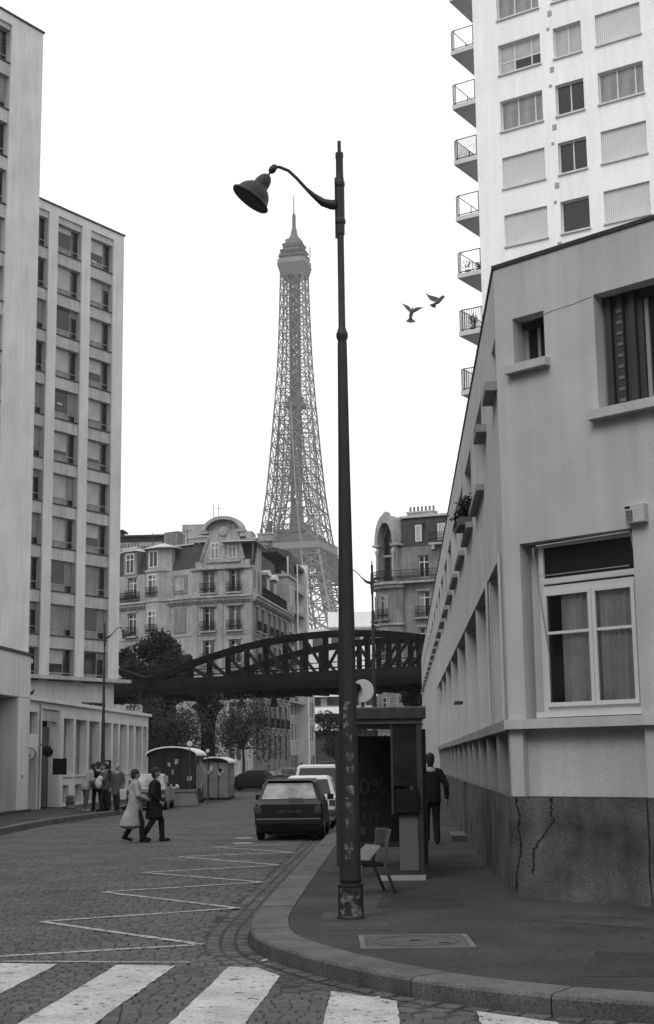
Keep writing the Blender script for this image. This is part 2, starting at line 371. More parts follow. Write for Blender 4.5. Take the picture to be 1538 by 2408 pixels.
def kerb_dist(x,y):
    best=9
    k0=0
    for p in KNEAR.get(int(y//1),()):
        d=(p.x-x)**2+(p.y-y)**2
        if d<best: best=d
    return sqrt(best)
KNEAR={}
for p in catmull(OUT,.12):
    for q in (-1,0,1): KNEAR.setdefault(int(p.y//1)+q,[]).append(p)
def kerb_x(y):
    c=[p.x for p in curve if abs(p.y-y)<.3]; return min(c) if c else 9
SETTS=[]
y=8.6
while y<44:
    rowh=random.uniform(.105,.118); xr=kerb_x(y); xl=max(-.245*y-1.6,-8.6); x=xl+random.uniform(0,.1)
    while x<min(xr,3.6)+.6:
        w=random.uniform(.12,.165)
        if y<10.6 or x+w<xr+.1:
            cx,cy=x+w/2,y+rowh/2
            kd=kerb_dist(cx,cy)
            inside = (cx<xr) or (y<14.5 and any((p-Vector((cx,cy))).length<2.2 and (Vector((cx,cy))-p).dot(q)<-.3 for p,q in zip(curve[::3],cn[::3]) if (p-Vector((cx,cy))).length<1.0))
            if kd>.50 and (cx<xr-.3 or (y<14.5 and inside)): SETTS.append((cx,cy,w-.008,rowh-.008,random.uniform(-.02,.02),random.uniform(-.003,.003)))
        x+=w
    y+=rowh
# gutter courses following the kerb
gc=catmull(OUT,.02); gn=normals(gc)
for row,o_ in enumerate((.085,.235,.385)):
    k=0
    while k<len(gc)-12:
        l=random.uniform(.17,.24); kk=k; acc=0
        while kk<len(gc)-1 and acc<l: acc+=(gc[kk+1]-gc[kk]).length; kk+=1
        m_=(k+kk)//2; p=gc[m_]-gn[m_]*o_
        if 6<p.y<44 and p.x<5: SETTS.append((p.x,p.y,.125,l-.016,atan2(gn[m_].y,gn[m_].x),-.006+random.uniform(-.004,.002)+(.012 if row==0 else 0)))
        k=kk
SETTS.sort(key=lambda s:s[1]*1.0+abs(s[0]+.5)*.35)
vis=[s for s in SETTS if s[1]>9.9 and s[0]>-.24*s[1]-.1]; near=set(id(s) for s in vis[:295])
st=MB()
for s in SETTS:
    if id(s) in near:
        vs,fs=sett_geo(0,0,s[2],s[3],s[4],0,0); MB().add(vs,fs).build('sett','setts',road,at=(s[0],s[1],s[5]))
    else:
        vs,fs=sett_geo(s[0],s[1],s[2],s[3],s[4],s[5],0); st.add(vs,fs)
road.location=(0,0,0)
st.build('setts','setts',road,kind='stuff')
far=MB().quad((-8.0,44,-.004),(.9,44,-.004),(2.4,92,-.004),(-7.5,92,-.004)).build('road_surface','ground',road)
# painted markings -----------------------------------------------------
def paint_poly(mb,poly,z=.006,edge=.12):
    """subdivided sheet so its outline is a little ragged"""
    n=len(poly); out=[]
    for i in range(n):
        a=Vector(poly[i]);b=Vector(poly[(i+1)%n]); k=max(1,int((b-a).length/edge)); d=(b-a).normalized(); nn=Vector((d.y,-d.x))
        for j in range(k): out.append(a+(b-a)*(j/k)+nn*random.uniform(-.008,.008))
    mb.add([(p.x,p.y,z) for p in out],[tuple(range(len(out)))])
cross=root('zebra_crossing',(0,0,0),None,None,kind='structure')
for poly in ([(-4.12,13.7),(-3.58,13.55),(-4.0,9.0),(-4.55,9.0)],[(-3.06,13.47),(-2.51,13.34),(-2.92,9.0),(-3.46,9.0)],[(-1.96,13.26),(-1.42,13.16),(-1.82,8.9),(-2.36,8.9)],
  [(-.93,13.04),(-.67,12.97),(-.45,12.44),(-.72,8.9),(-1.26,8.9)],[(-.02,11.62),(.48,11.12),(.42,8.9),(-.13,8.9)],[(1.03,10.63),(1.54,10.17),(1.56,8.7),(.98,8.7)]):
    b=MB(); paint_poly(b,poly); b.build('stripe','paint',cross)
zz=root('zigzag_marking',(0,0,0),None,None,kind='structure')
def line(b,p,q,w,z=.0065):
    p=Vector(p);q=Vector(q);d=(q-p).normalized();n=Vector((-d.y,d.x))*w/2; paint_poly(b,[p-n,q-n,q+n,p+n],z)
V=[(-3.7,13.75),(-1.32,14.63),(-3.39,16.92),(-1.18,18.17),(-3.28,20.68),(-1.04,21.97),(-3.18,24.23),(-.9,25.48),(-2.98,28.13),(-.75,28.96),(-2.57,31.2),(-.9,31.9)]
for a,c in zip(V,V[1:]):
    b=MB(); line(b,a,c,.10); b.build('painted_line','paintline',zz)
b=MB(); line(b,(-3.6,13.66),(-1.3,13.36),.05); b.build('painted_line','paintline',zz)
for a in ((-2.3,34.6),(-2.2,32.4)):
    b=MB(); line(b,a,(a[0]+.4,a[1]+.15),.5); b.build('painted_dash','paintline',zz)
# small litter
for k,(x,y) in enumerate(((-.66,13.35),(.3,11.2),(1.05,10.3),(-8.3,47))):
    b=MB(); b.add([(0,0,0),(.05,.005,.0),(.06,.03,.018),(.015,.04,.01)],[(0,1,2,3)]).build('litter','scrap',at=(x,y,.008),label=('scrap of white paper lying in the gutter by the kerb corner','tiny paper scrap on the setts right of the lamp post','tiny paper scrap near the right edge of the crossing','small paper scrap beside the left kerb')[k],category='litter')
# manhole
mh=root('manhole_cover',(.77,13.55,.14),'square cast manhole cover with a round lid set in the pavement','manhole cover')
b=MB(); 
for (x0,x1,y0,y1) in ((-.52,.52,-.48,-.43),(-.52,.52,.43,.48),(-.52,-.47,-.43,.43),(.47,.52,-.43,.43)): b.box(x0,x1,y0,y1,-.01,.006)
b.build('frame','concrete',mh)
MB().box(-.465,.465,-.425,.425,-.01,.004).build('cover_plate','ironcover',mh)
MB().lathe([(.40,0),(.40,.009),(.375,.010),(.375,.006),(0,.006)],28).build('lid','ironcover',mh)
MB().box(-.05,.05,-.015,.015,.006,.013).build('lifting_slot','crack',mh); MB().box(.2,.3,-.2,-.17,.006,.011).build('lifting_slot','crack',mh)

# ================================================================== RIGHT CORNER BUILDING
C=(2.23,17.64)
S=Frame(C,182.9); E_=Frame(C,134.4)
cb=root('corner_building',(C[0],C[1],0),'low grey rendered corner building with recessed ground floor bays and dark plinth','building')
SL=72.
# upper walls
ops=[(-.85,-.15,6.65,7.25),(-3.2,-2.5,6.65,7.25)]; bigs=[]
k=0; a=3.5
while a+2.3<SL-1: bigs.append((-(a+2.3),-a,5.95,7.3)); a+=3.45
ops+=bigs
MB().wall(-SL,0,4.42,8.14,ops,0,.32).build('wall','render',cb,S)
eops=[(.28,.77,6.77,7.4),(1.52,3.5,5.95,7.42),(5.2,7.2,5.95,7.42)]
MB().wall(0,9,4.46,8.14,eops,0,.34).build('wall','render',cb,E_)
b=MB(); b.box(-SL,.02,-.02,.3,8.14,8.19); b.build('coping','darkstrip',cb,S); MB().box(-.02,9,-.02,.3,8.14,8.191).build('coping','darkstrip',cb,E_)
# roof, body
pts=[S.pt(0,.3),S.pt(-SL,.3),S.pt(-SL,14),E_.pt(9,10),E_.pt(9,.3)]
MB().prism([(p.x-C[0],p.y-C[1]) for p in pts],7.3,7.6).build('roof','darkstrip',cb)
pts=[S.pt(-.3,1.1),S.pt(-SL,1.1),S.pt(-SL,14),E_.pt(9,10),E_.pt(9,1.1)]
MB().prism([(p.x-C[0],p.y-C[1]) for p in pts],.1,7.3).build('core','interior',cb)
for (x0,x1,z0,z1) in [(-.85,-.15,6.65,7.25),(-3.2,-2.5,6.65,7.25)]:
    window(cb,S,x0,.24,z0,x1-x0,z1-z0,(.5,),frame='gframe')
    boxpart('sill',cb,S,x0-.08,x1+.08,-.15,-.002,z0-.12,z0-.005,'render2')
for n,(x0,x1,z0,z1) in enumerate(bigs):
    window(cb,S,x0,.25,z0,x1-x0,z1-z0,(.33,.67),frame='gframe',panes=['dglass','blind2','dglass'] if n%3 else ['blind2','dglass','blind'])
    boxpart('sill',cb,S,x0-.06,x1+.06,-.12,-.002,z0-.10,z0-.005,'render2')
window(cb,E_,.28,.28,6.77,.49,.63,(.42,),frame='gframe',fw=.04)
boxpart('sill',cb,E_,.19,.84,-.11,-.002,6.66,6.765,'render')
boxpart('sill',cb,E_,1.42,3.6,-.13,-.002,5.83,5.945,'render'); boxpart('sill',cb,E_,5.1,7.3,-.13,-.002,5.83,5.945,'render')
# big upper end window: folded metal shutters left, glass right
sh=MB(); x=1.56
for k in range(6):
    sh.box(x,x+.075,.18+.05*(k%2),.26+.05*(k%2),5.96,7.4); x+=.085
sh.build('folded_shutter','dframe',cb,E_)
window(cb,E_,2.07,.26,5.96,1.4,1.45,(.5,),frame='gframe',panes=['dglass','blind2'])
sh=MB()
for k in range(5):
    for z in range(9): sh.box(1.72+.0*k,1.80,.17,.185,6.05+.14*z,6.09+.14*z)
sh.build('shutter_slats','gframe',cb,E_,kind='stuff')
window(cb,E_,5.2,.26,5.96,2.0,1.45,(.5,),frame='gframe')
# street side lower storey: pilasters, recessed panels, slab, plinth
REC=34.5
MB().box(-.42,0,0,.5,2.28,4.42).build('corner_pier','render',cb,S)
pil=[3.1,6.9,11.2,15.3,19.8,24.2,28.6,33.0]
wops=[]
for p,q in zip([.42]+[v+.35 for v in pil],pil): wops.append((-(q-.25),-(p+.35),3.35,4.2))
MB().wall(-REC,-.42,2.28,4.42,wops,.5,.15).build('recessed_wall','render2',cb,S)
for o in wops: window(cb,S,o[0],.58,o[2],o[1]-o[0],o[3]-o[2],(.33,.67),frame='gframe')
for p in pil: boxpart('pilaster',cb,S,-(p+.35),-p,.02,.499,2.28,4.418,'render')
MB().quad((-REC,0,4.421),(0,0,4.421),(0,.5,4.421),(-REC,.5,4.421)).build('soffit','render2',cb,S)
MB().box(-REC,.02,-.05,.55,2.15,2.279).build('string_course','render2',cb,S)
MB().wall(-REC,-.25,1.35,2.15,[],.22).build('lower_panel_wall','render',cb,S)
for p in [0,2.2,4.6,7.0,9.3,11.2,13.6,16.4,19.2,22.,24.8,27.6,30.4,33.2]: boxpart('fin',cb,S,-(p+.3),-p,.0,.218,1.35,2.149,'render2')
MB().wall(-SL,.03,.1,1.34,[(-13.45,-12.0,.14,1.34),(-10.35,-9.9,.4,.98),(-22.6,-22.1,.35,.9)],-.03,.3).build('plinth','plinth',cb,S)
MB().box(-SL,.03,-.03,.22,1.33,1.348).build('plinth_ledge','kerb',cb,S)
MB().box(-13.45,-12.0,.2,.26,.14,2.9).build('service_door','blackm',cb,S)
for x in (-10.35,-22.6): boxpart('vent',cb,S,x,x+.5,.12,.2,.35,.98,'blackm')
MB().box(-13.6,-11.85,-.35,-.035,.14,.26).build('doorstep','kerb',cb,S)
MB().box(-13.4,-12.9,-.18,-.002,2.98,3.04).build('door_hood','dframe',cb,S)
# projecting full height bay further along
MB().wall(-SL,-REC,1.34,4.42,[(-REC-3.5,-REC-3.1,2.4,3.3)],-.001,.2).build('far_bay_wall','render',cb,S)
MB().box(-REC-.001,-REC,0,.55,1.34,4.42).build('bay_return','render',cb,S)
boxpart('vent',cb,S,-REC-3.5,-REC-3.1,.1,.15,2.4,3.3,'blackm')
for x,z0,z1 in ((-.30,2.3,4.4),(-3.05,2.3,4.4)):
    b=MB(); b.cone((x,-.035,z0),(x,-.035,z1),.022,.022,8); b.build('drainpipe','render',cb,S)
b=MB()
for x,z in ((-1.9,3.55),(-6.2,3.3),(-9.9,3.0)): b.box(x,x+.2,.30,.49,z,z+.1); b.box(x+.08,x+.12,.2,.49,z-.12,z)
b.build('wall_lamp','dframe',cb,S)
# end facade ground floor
MB().wall(0,9,2.28,4.46,[(.26,1.9,2.281,4.459),(2.3,3.9,2.281,4.459),(5.,6.6,2.281,4.459)],0,.34).build('pier_wall','render',cb,E_)
MB().box(-.02,9,-.08,.34,2.16,2.277).build('window_ledge','render',cb,E_)
MB().wall(0,9,1.345,2.16,[(.2,1.93,1.346,2.159),(2.25,4,1.346,2.159)],0,.10).build('apron_wall','render',cb,E_)
MB().box(.2,4,.10,.16,1.34,2.16).build('apron_panel','render',cb,E_)
MB().wall(-.03,9,.1,1.34,[],-.03).build('plinth','plinth',cb,E_)
MB().box(-.03,9,-.03,.1,1.33,1.346).build('plinth_ledge','kerb',cb,E_)
# cracks in the plinth
def crack(pts,w,fr):
    b=MB(); up=[];
    for i,(x,z) in enumerate(pts):
        ww=w[i]*random.uniform(.8,1.25); up.append((x-ww/2,x+ww/2,z))
    for (a0,a1,z0),(b0,b1,z1) in zip(up,up[1:]): b.quad((a0,-.0345,z0),(a1,-.0345,z0),(b1,-.0345,z1),(b0,-.0345,z1))
    b.build('crack','crack',cb,fr)
def dens(pts,n=5,j=.012):
    out=[]
    for (x0,z0),(x1,z1) in zip(pts,pts[1:]):
        for k in range(n): t=k/n; out.append((x0+(x1-x0)*t+random.uniform(-j,j),z0+(z1-z0)*t))
    return out+[pts[-1]]
p=dens([(.08,1.33),(.13,1.1),(.11,.95),(.15,.78),(.12,.62),(.06,.45),(.05,.2)],7,.014); crack(p,[random.uniform(.015,.04) for _ in p],E_)
p=dens([(.62,1.33),(.61,1.18),(.63,1.05),(.50,.92),(.42,.82),(.33,.72),(.31,.6),(.30,.42)],8,.018); crack(p,[random.uniform(.012,.04) for _ in p],E_)
crack(dens([(1.93,1.33),(1.94,.9),(1.92,.5),(1.94,.16)],6,.004),[.018]*30,E_)
def hair(pts,w,fr,y):
    bb=MB()
    for (x0,z0),(x1,z1) in zip(pts,pts[1:]): bb.quad((x0,y,z0-w/2),(x1,y,z1-w/2),(x1,y,z1+w/2),(x0,y,z0+w/2))
    bb.build('hairline_crack','render2',fr_root,fr)
fr_root=cb
mat('crack_line',.12,rough=1.); M['crackline']=MATS['crack_line']
bb=MB(); pts_=dens([(.48,7.30),(.9,7.36),(1.2,7.37),(1.5,7.40)],6,.006)
for (x0,z0),(x1,z1) in zip(pts_,pts_[1:]): bb.quad((x0,-.0015,z0-.004),(x1,-.0015,z1-.004),(x1,-.0015,z1+.004),(x0,-.0015,z0+.004))
bb.build('hairline_crack','crackline',cb,E_)
# worn patches, old trench repairs and dirt specks on the pavement
mat('asphalt_patch',.042,rough=.95,var=.3,scale=2.,fine=.45,fscale=60,bump=.4,bscale=110,spec=.1); M['patch']=MATS['asphalt_patch']
mat('asphalt_patch_pale',.068,rough=.95,var=.3,scale=2.,fine=.45,fscale=60,bump=.4,bscale=110,spec=.1); M['patch2']=MATS['asphalt_patch_pale']
for poly,m_ in (([(1.9,11.3),(3.6,11.0),(3.9,12.2),(2.3,12.7)],'patch'),([(.5,16.6),(1.5,16.4),(1.7,19.2),(.75,19.3)],'patch'),([(2.0,15.3),(3.9,13.6),(4.4,14.1),(2.3,16.3)],'patch2'),([(-.1,14.5),(.6,14.4),(.55,16.2),(-.1,16.3)],'patch2')):
    bb=MB(); paint_poly(bb,poly,.1425,.15); bb.build('asphalt_patch',m_,PAVE)
bb=MB()
for k in range(420):
    y=random.uniform(9.8,24); x=random.uniform(-.4,2.2+.5*max(0,18-y)*.6); 
    if kerb_dist(x,y)<.45 or x>2.1+max(0,(17.6-y))*1.0: continue
    r_=random.uniform(.006,.018); bb.quad((x-r_,y-r_*.6,.1435),(x+r_,y-r_,.1435),(x+r_*.8,y+r_,.1435),(x-r_,y+r_*.7,.1435))
bb.build('gum_and_dirt_spots','crack',PAVE,kind='stuff')
bb=MB()
for k in range(260):
    p=random.choice(curve[20:120]); q_=cn[curve.index(p)]; w=-abs(random.gauss(.05,.18)); x,y=p.x+q_.x*w+random.uniform(-.1,.1),p.y+q_.y*w+random.uniform(-.1,.1)
    r_=random.uniform(.008,.025); a_=random.uniform(0,6.3); ca,sa=cos(a_)*r_,sin(a_)*r_; bb.quad((x-ca,y-sa,.010),(x+sa*.6,y-ca*.6,.014),(x+ca,y+sa,.011),(x-sa*.6,y+ca*.6,.016))
bb.build('fallen_leaves','leaf2',None,kind='stuff')
# ground floor casement window with open transom
f=MB()
x0,x1,z0,z1=.44,1.88,2.36,4.44
f.box(x0,x0+.07,.14,.22,z0,z1); f.box(x1-.06,x1,.14,.22,z0,z1); f.box(x0+.07,x1-.06,.14,.22,z0,z0+.06); f.box(x0+.07,x1-.06,.14,.22,z1-.05,z1)
f.box(x0+.07,x1-.06,.11,.22,3.83,3.90); f.box(x0+.07,x1-.06,.13,.22,3.93,4.0)
wf=f.build('casement_window','wframe',cb,E_)
def subbox(par,name,a,b_,c,d,e,f_,m):   # par has its origin at the frame origin with same rotation
    return inst(name,MB().box(a,b_,c,d,e,f_).mesh(name,m),par)
mx=1.22
for (a,c) in ((x0+.07,mx-.003),(mx+.003,x1-.06)):
    q=MB(); q.box(a,a+.05,.10,.15,2.42,3.83); q.box(c-.05,c,.10,.15,2.42,3.83); q.box(a+.05,c-.05,.10,.15,2.42,2.47); q.box(a+.05,c-.05,.10,.15,3.78,3.83); q.box(a+.05,c-.05,.105,.145,3.30,3.335)
    inst('casement',q.mesh('casement','wframe'),wf)
    subbox(wf,'pane',a+.05,c-.05,.122,.128,2.47,3.30,'glass'); subbox(wf,'pane',a+.05,c-.05,.122,.128,3.335,3.78,'glass')
MB().box(x0-.02,x1+.02,-.0,.13,2.29,2.355).build('window_sill','wframe',cb,E_)
def pleats(xa,xb,za,zb,y,n,name):
    b=MB(); k=n*6
    for i in range(k):
        t0,t1=i/k,(i+1)/k; g_=lambda t:y+.025*sin(t*n*2*pi)+.012*sin(t*n*5.1)
        b.quad((xa+(xb-xa)*t0,g_(t0),za),(xa+(xb-xa)*t1,g_(t1),za),(xa+(xb-xa)*t1,g_(t1),zb),(xa+(xb-xa)*t0,g_(t0),zb))
    return b
inst('curtain',pleats(.72,1.14,2.45,3.82,.19,5,'curtain').mesh('curtain','curtain'),cb,E_)
inst('curtain',pleats(1.24,1.84,2.45,3.82,.19,7,'curtain').mesh('curtain','curtain'),cb,E_)
MB().box(.27,1.89,.95,1.0,2.3,4.45).build('room_back','interior',cb,E_)
q=MB(); 
for z in (2.285,): q.box(.262,1.898,.34,.95,z,z+.01)
q.build('room_floor','interior',cb,E_)
# transom glass hinged outwards + stays
q=MB(); q.box(.50,1.82,.02,.03,4.02,4.03); q.bar((.5,.02,4.40),(1.86,.02,4.42),.02); q.bar((1.86,.02,4.42),(1.86,.14,4.02),.015); q.bar((.46,.0,4.38),(.58,.08,3.1),.012); q.bar((.46,.12,4.38),(.46,.0,4.38),.012)
q.build('transom_stay','gframe',cb,E_)
MB().box(.51,1.82,.17,.176,4.0,4.39).build('transom_pane','dglass',cb,E_)
# shade box outside on wall (small vent/intercom housing)
ib=root('wall_vent_box',tuple(E_.pt(1.87,-.10,4.50)),'small pale vent box with slots fixed above the ground floor window pier','vent box',rotz=E_.th)
MB().box(0,.26,0,.098,0,.22).build('housing','render',ib,bevel=.008)
q=MB()
for k in range(7): q.box(.02,.11,-.004,.002,.02+.02*k,.03+.02*k)
q.build('grille','dframe',ib); MB().box(.01,.08,-.005,.002,.175,.20).build('badge','blackm',ib)
# plant on a street side sill
def leafcloud(c,r,n,size,mb,rnd=random):
    for _ in range(n):
        while True:
            v=Vector((rnd.uniform(-1,1),rnd.uniform(-1,1),rnd.uniform(-1,1)))
            if v.length<1: break
        v=v*(.55+.45*rnd.random())/max(v.length,.3)*v.length if rnd.random()<.3 else v.normalized()*(rnd.random()**.45)*rnd.choice((1,1,1,1.18))
        p=Vector(c)+Vector((v.x*r[0],v.y*r[1],v.z*r[2])); a=Vector((rnd.uniform(-1,1),rnd.uniform(-1,1),rnd.uniform(-1,1))).normalized()*size*rnd.uniform(.6,1.3); b2=a.orthogonal().normalized()*size*rnd.uniform(.4,.9)
        mb.quad(p-a-b2*.3,p+b2,p+a+b2*.2,p-b2)
pp=S.pt(-7.2,-.10,5.95)
wp=root('window_box_plant',tuple(pp),'bushy dark plant in a trough on a street side window sill','plant')
MB().box(-.12,.12,-.02,1.0,0,.14).build('trough','clay',wp)
q=MB(); 
for k in range(7): leafcloud((random.uniform(-.1,.1),.1+.13*k,.28+random.uniform(-.05,.12)),(.17,.16,.2),90,.035,q)
q.build('foliage','leaf',wp)
# ================================================================== LEFT OFFICE TOWERS
def office_tower(P,az,xl,xr,ztop,rows,cols,zbase,lab,W=2.2,pitch=2.71,z_first=35.87,depth=14,seed=1,special={}):
    rnd=random.Random(seed); fr=Frame(P,az); r=root('office_tower',(P[0],P[1],0),lab,'building')
    ops=[];wz=[z_first-pitch*k for k in range(rows)]
    for c in cols:
        for zt in wz: ops.append((c,c+W,zt-1.9,zt))
    MB().wall(xl,xr,zbase,ztop,ops,.12,.38).build('wall','slab2',r,fr)
    # vertical piers stand proud of the spandrels
    edges=sorted(cols); prev=xl
    for c in edges+[xr]:
        a=prev; b_=c if c!=xr else xr
        if b_-a>.05: boxpart('pier',r,fr,a,b_,-.0,.119,zbase,ztop-.55,'slab')
        prev=c+W
    MB().box(xl,xr,-.0,.119,ztop-.55,ztop).build('parapet_band','slab',r,fr)
    MB().box(xl-.0,xr+.06,-.08,.4,ztop,ztop+.10).build('coping','darkstrip',r,fr)
    b=MB(); b.quad((xr,.0,zbase),(xr,depth,zbase),(xr,depth,ztop),(xr,.0,ztop)); b.build('side_wall','slab',r,fr)
    MB().box(xl,xr-.01,.55,depth,zbase,ztop-.3).build('core','interior',r,fr)
    for ci,c in enumerate(cols):
        for k,zt in enumerate(wz):
            sp=special.get((ci,k)); t=rnd.random()
            big=sp or ('blind' if t<.55 else 'blind2' if t<.75 else 'dglass')
            if k>rows-5 and not sp: big='dglass' if t<.5 else 'blind2'
            window(r,fr,c,.38,zt-1.9,W,1.9,(.70,),(.24,),frame='gframe',panes=['blind2','dglass',big,'dglass'],fw=.045)
            boxpart('sill',r,fr,c+.003,c+W-.003,.06,.119,zt-1.98,zt-1.91,'darkstrip')
            u=rnd.random(); hb_=rnd.choice((.35,.6,.85,1.1))
            if big=='dglass' and u<.55: boxpart('half_blind',r,fr,c+.06,c+W*.70-.04,.385,.395,zt-.05-hb_,zt-.05,'blind')
            elif big=='blind' and u<.25: boxpart('open_gap',r,fr,c+.06,c+W*.70-.04,.385,.395,zt-1.42,zt-1.42+hb_*.3,'dglass')
            if u>.6: boxpart('side_blind',r,fr,c+W*.70+.04,c+W-.05,.385,.395,zt-.05-rnd.choice((.4,1.35)),zt-.05,'blind2')
    return r,fr
T2,F2=office_tower((-13.45,90),33.5,-14,0,36.85,11,(-12.2,-9.2,-6.2,-3.2),7.1,'eleven storey concrete office block with a roof edge half as high as its neighbour',seed=3,
   special={(2,0):'dglass',(3,0):'dglass',(3,3):'dglass',(2,4):'dglass',(2,2):'dglass',(2,8):'dglass',(3,8):'blind2',(2,10):'dglass',(3,10):'dglass',(3,7):'dglass',(2,1):'blind',(3,1):'blind',(3,2):'blind',(2,3):'blind',(2,5):'blind',(2,6):'blind',(3,5):'blind',(3,6):'blind',(3,4):'blind',(2,7):'blind'})
T2['label']='shorter office tower of pale concrete with two clear columns of large windows'
T1,F1=office_tower((-15.6,73),33.5,-12.5,0,42.3,13,(-7.4,-4.5),7.2,'tallest concrete office tower at the left edge with a wide blank corner strip',W=2.15,z_first=41.45,seed=5)
# pale plates painting bright glints onto a few windows of the short tower
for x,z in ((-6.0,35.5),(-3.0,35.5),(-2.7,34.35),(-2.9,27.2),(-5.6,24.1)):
    MB().box(0,.42,0,.01,0,.11).build('painted_glint','disc',T2,F2,(x,.365,z))
# short tower base: cornice slab and lower storey
MB().box(-14,.62,-.55,.4,6.86,7.08).build('cornice_slab','slab2',T2,F2)
MB().wall(-14,-.15,0,6.85,[(-6.1,-3.9,3.6,5.6),(-3.1,-.9,3.6,5.6),(-9.1,-6.9,3.6,5.6),(-12,-9.9,3.6,5.6)],.25,.4).build('base_wall','slab',T2,F2)
for x in (-6.1,-3.1,-9.1,-12): window(T2,F2,x,.5,3.6,2.2,2.0,(.62,),frame='wframe',panes='dglass')
MB().box(-.15,-.14,.25,14,0,6.85).build('base_side_wall','slab',T2,F2)
MB().box(-14,-.3,.8,13,0,6.8).build('base_core','interior',T2,F2)
# tall tower base overhang
MB().box(-12.5,-.2,.6,10,0,7.19).build('base_wall','slab2',T1,F1)
MB().box(-12.5,.1,-.25,.5,7.0,7.22).build('cornice_slab','slab2',T1,F1)
# ------------------------------------------------------------------ low wing along the pavement
L=(-11.28,52.35); FL=Frame(L,4.8)
lg=root('low_wing',(L[0],L[1],0),'single storey concrete wing with tall narrow windows between fins','building')
xe=21.7
bays=[(5.35,6.95),(7.3,9.2),(9.5,11.4),(11.65,13.6),(13.95,15.0),(15.34,16.87),(17.24,18.36),(18.75,20.2),(20.5,21.5)]
ops=[(-.36,1.75,2.95,3.78),(-.33,1.72,.14,2.27),(2.26,4.75,.14,3.95)]+[(a,b_,1.36,3.67) for a,b_ in bays]+[(a+.05,a+(b_-a)*.62,.24,.98) for a,b_ in bays]
MB().wall(-.5,xe,.1,4.2,ops,0,.5).build('wall','slab',lg,FL)
MB().box(-.5,xe+.15,-.16,.5,4.2,4.34).build('roof_slab','slab',lg,FL)
MB().quad((xe,0,.1),(xe,10,.1),(xe,10,4.2),(xe,0,4.2)).build('end_wall','slab2',lg,FL)
MB().box(-.5,xe-.01,.75,10,.1,4.25).build('core','interior',lg,FL)
for i,(a,b_) in enumerate(bays):
    window(lg,FL,a,.32,1.36,b_-a,2.31,(.35,),(.37,),frame='gframe',panes=['dglass','blind2'])
    boxpart('sill',lg,FL,a-.05,b_+.02,-.06,-.002,1.30,1.355,'slab')
    boxpart('basement_window',lg,FL,a+.05,a+(b_-a)*.62,.3,.34,.24,.98,'dglass')
MB().box(-.36,1.75,.25,.3,2.95,3.78).build('fanlight','blind2',lg,FL)
MB().box(-.33,1.72,.35,.4,.14,2.27).build('dark_door','blackm',lg,FL)
MB().box(2.26,4.75,.42,.46,.14,3.3).build('portal_back','dglass',lg,FL); MB().box(2.26,4.75,.1,.2,3.5,3.95).build('portal_lintel','slab2',lg,FL)
b=MB(); b.box(1.98,2.2,-.04,0,.14,3.9); b.box(4.8,5.25,-.05,0,.14,4.0); b.build('pilaster','slab',lg,FL)
b=MB(); b.cone((1.95,-.05,.2),(1.95,-.05,4.15),.03,.03,8); b.build('drainpipe','slab2',lg,FL)
# taller projecting block at the left edge
ab=root('projecting_block',(L[0],L[1],0),'plain pale concrete block at the left edge with a deep dark opening','building')
MB().wall(-14,-.5,.1,5.75,[(-14,-2.0,.14,4.19)],-.35,.9).build('wall','slab',ab,FL)
MB().box(-14,-.4,-.42,.3,5.75,5.84).build('coping','darkstrip',ab,FL)
MB().quad((-.5,-.35,.1),(-.5,6,.1),(-.5,6,5.75),(-.5,-.35,5.75)).build('side_wall','slab',ab,FL)
MB().box(-14,-2.0,.5,.6,.1,4.2).build('dark_opening','blackm',ab,FL); MB().box(-14,-.6,.7,6,.1,5.6).build('core','interior',ab,FL)
MB().box(-1.3,-1.2,-.37,-.349,1.35,1.45).build('keypad','dframe',ab,FL)
b=MB(); b.box(-14,-.5,-.355,-.3495,4.20,4.215); b.box(-1.96,-1.94,-.355,-.3495,.15,5.7); b.build('joint_line','darkstrip',ab,FL)
b=MB(); b.box(-14,-.55,-.5,-.35,.12,.24); b.build('base_kerb','darkstrip',ab,FL)
# clock on a bracket
ck=root('street_clock',tuple(FL.pt(.25,-.14,2.21)),'round white wall clock on a bracket beside the dark doorway','clock',rotz=radians(4))
q=MB(); q.lathe([(0,-.05),(.22,-.05),(.24,-.03),(.24,.03),(.22,.05),(0,.05)],28,ax=(0,1,0)); q.build('case','dframe',ck)
q=MB(); q.lathe([(.215,-.056),(.215,-.051)],28,ax=(0,1,0)); q.build('dial','disc',ck)
q=MB(); q.bar((0,-.062,0),(-.15,-.062,.02),.022); q.bar((0,-.064,0),(.03,-.064,-.12),.03); q.build('hand','blackm',ck)
q=MB()
for k in range(12):
    a_=2*pi*k/12; q.bar((sin(a_)*.17,-.06,cos(a_)*.17),(sin(a_)*.20,-.06,cos(a_)*.20),.012)
q.build('hour_mark','blackm',ck)
MB().bar((0,.05,0),(0,.13,.0),.06).build('bracket','dframe',ck)
sg=root('shop_sign',tuple(FL.pt(3.0,-.55,1.42)),'dark rectangular sign box projecting in front of the wing portal','sign')
MB().box(-.28,.25,-.05,.05,0,.62).build('box','blackm',sg,bevel=.01); MB().bar((-.2,.05,.3),(-.2,.6,.3),.04).build('bracket','dframe',sg)
sp=root('wall_spotlight',tuple(FL.pt(2.0,-.02,2.62)),'dark round spotlight on a slanting arm beside the wing portal','spotlight')
q=MB(); q.bar((0,0,0),(.35,-.45,-.25),.04); q.build('arm','dframe',sp); q=MB(); q.lathe([(0,-.2),(.16,-.18),(.2,0),(.16,.1),(0,.12)],14,c=(.42,-.5,-.35),ax=(.3,-.6,-.6)); q.build('lamp_head','blackm',sp)
bo=root('bollard',tuple(FL.pt(2.55,-1.1,.14)),'short stone bollard on the left pavement in front of the wing portal','bollard')
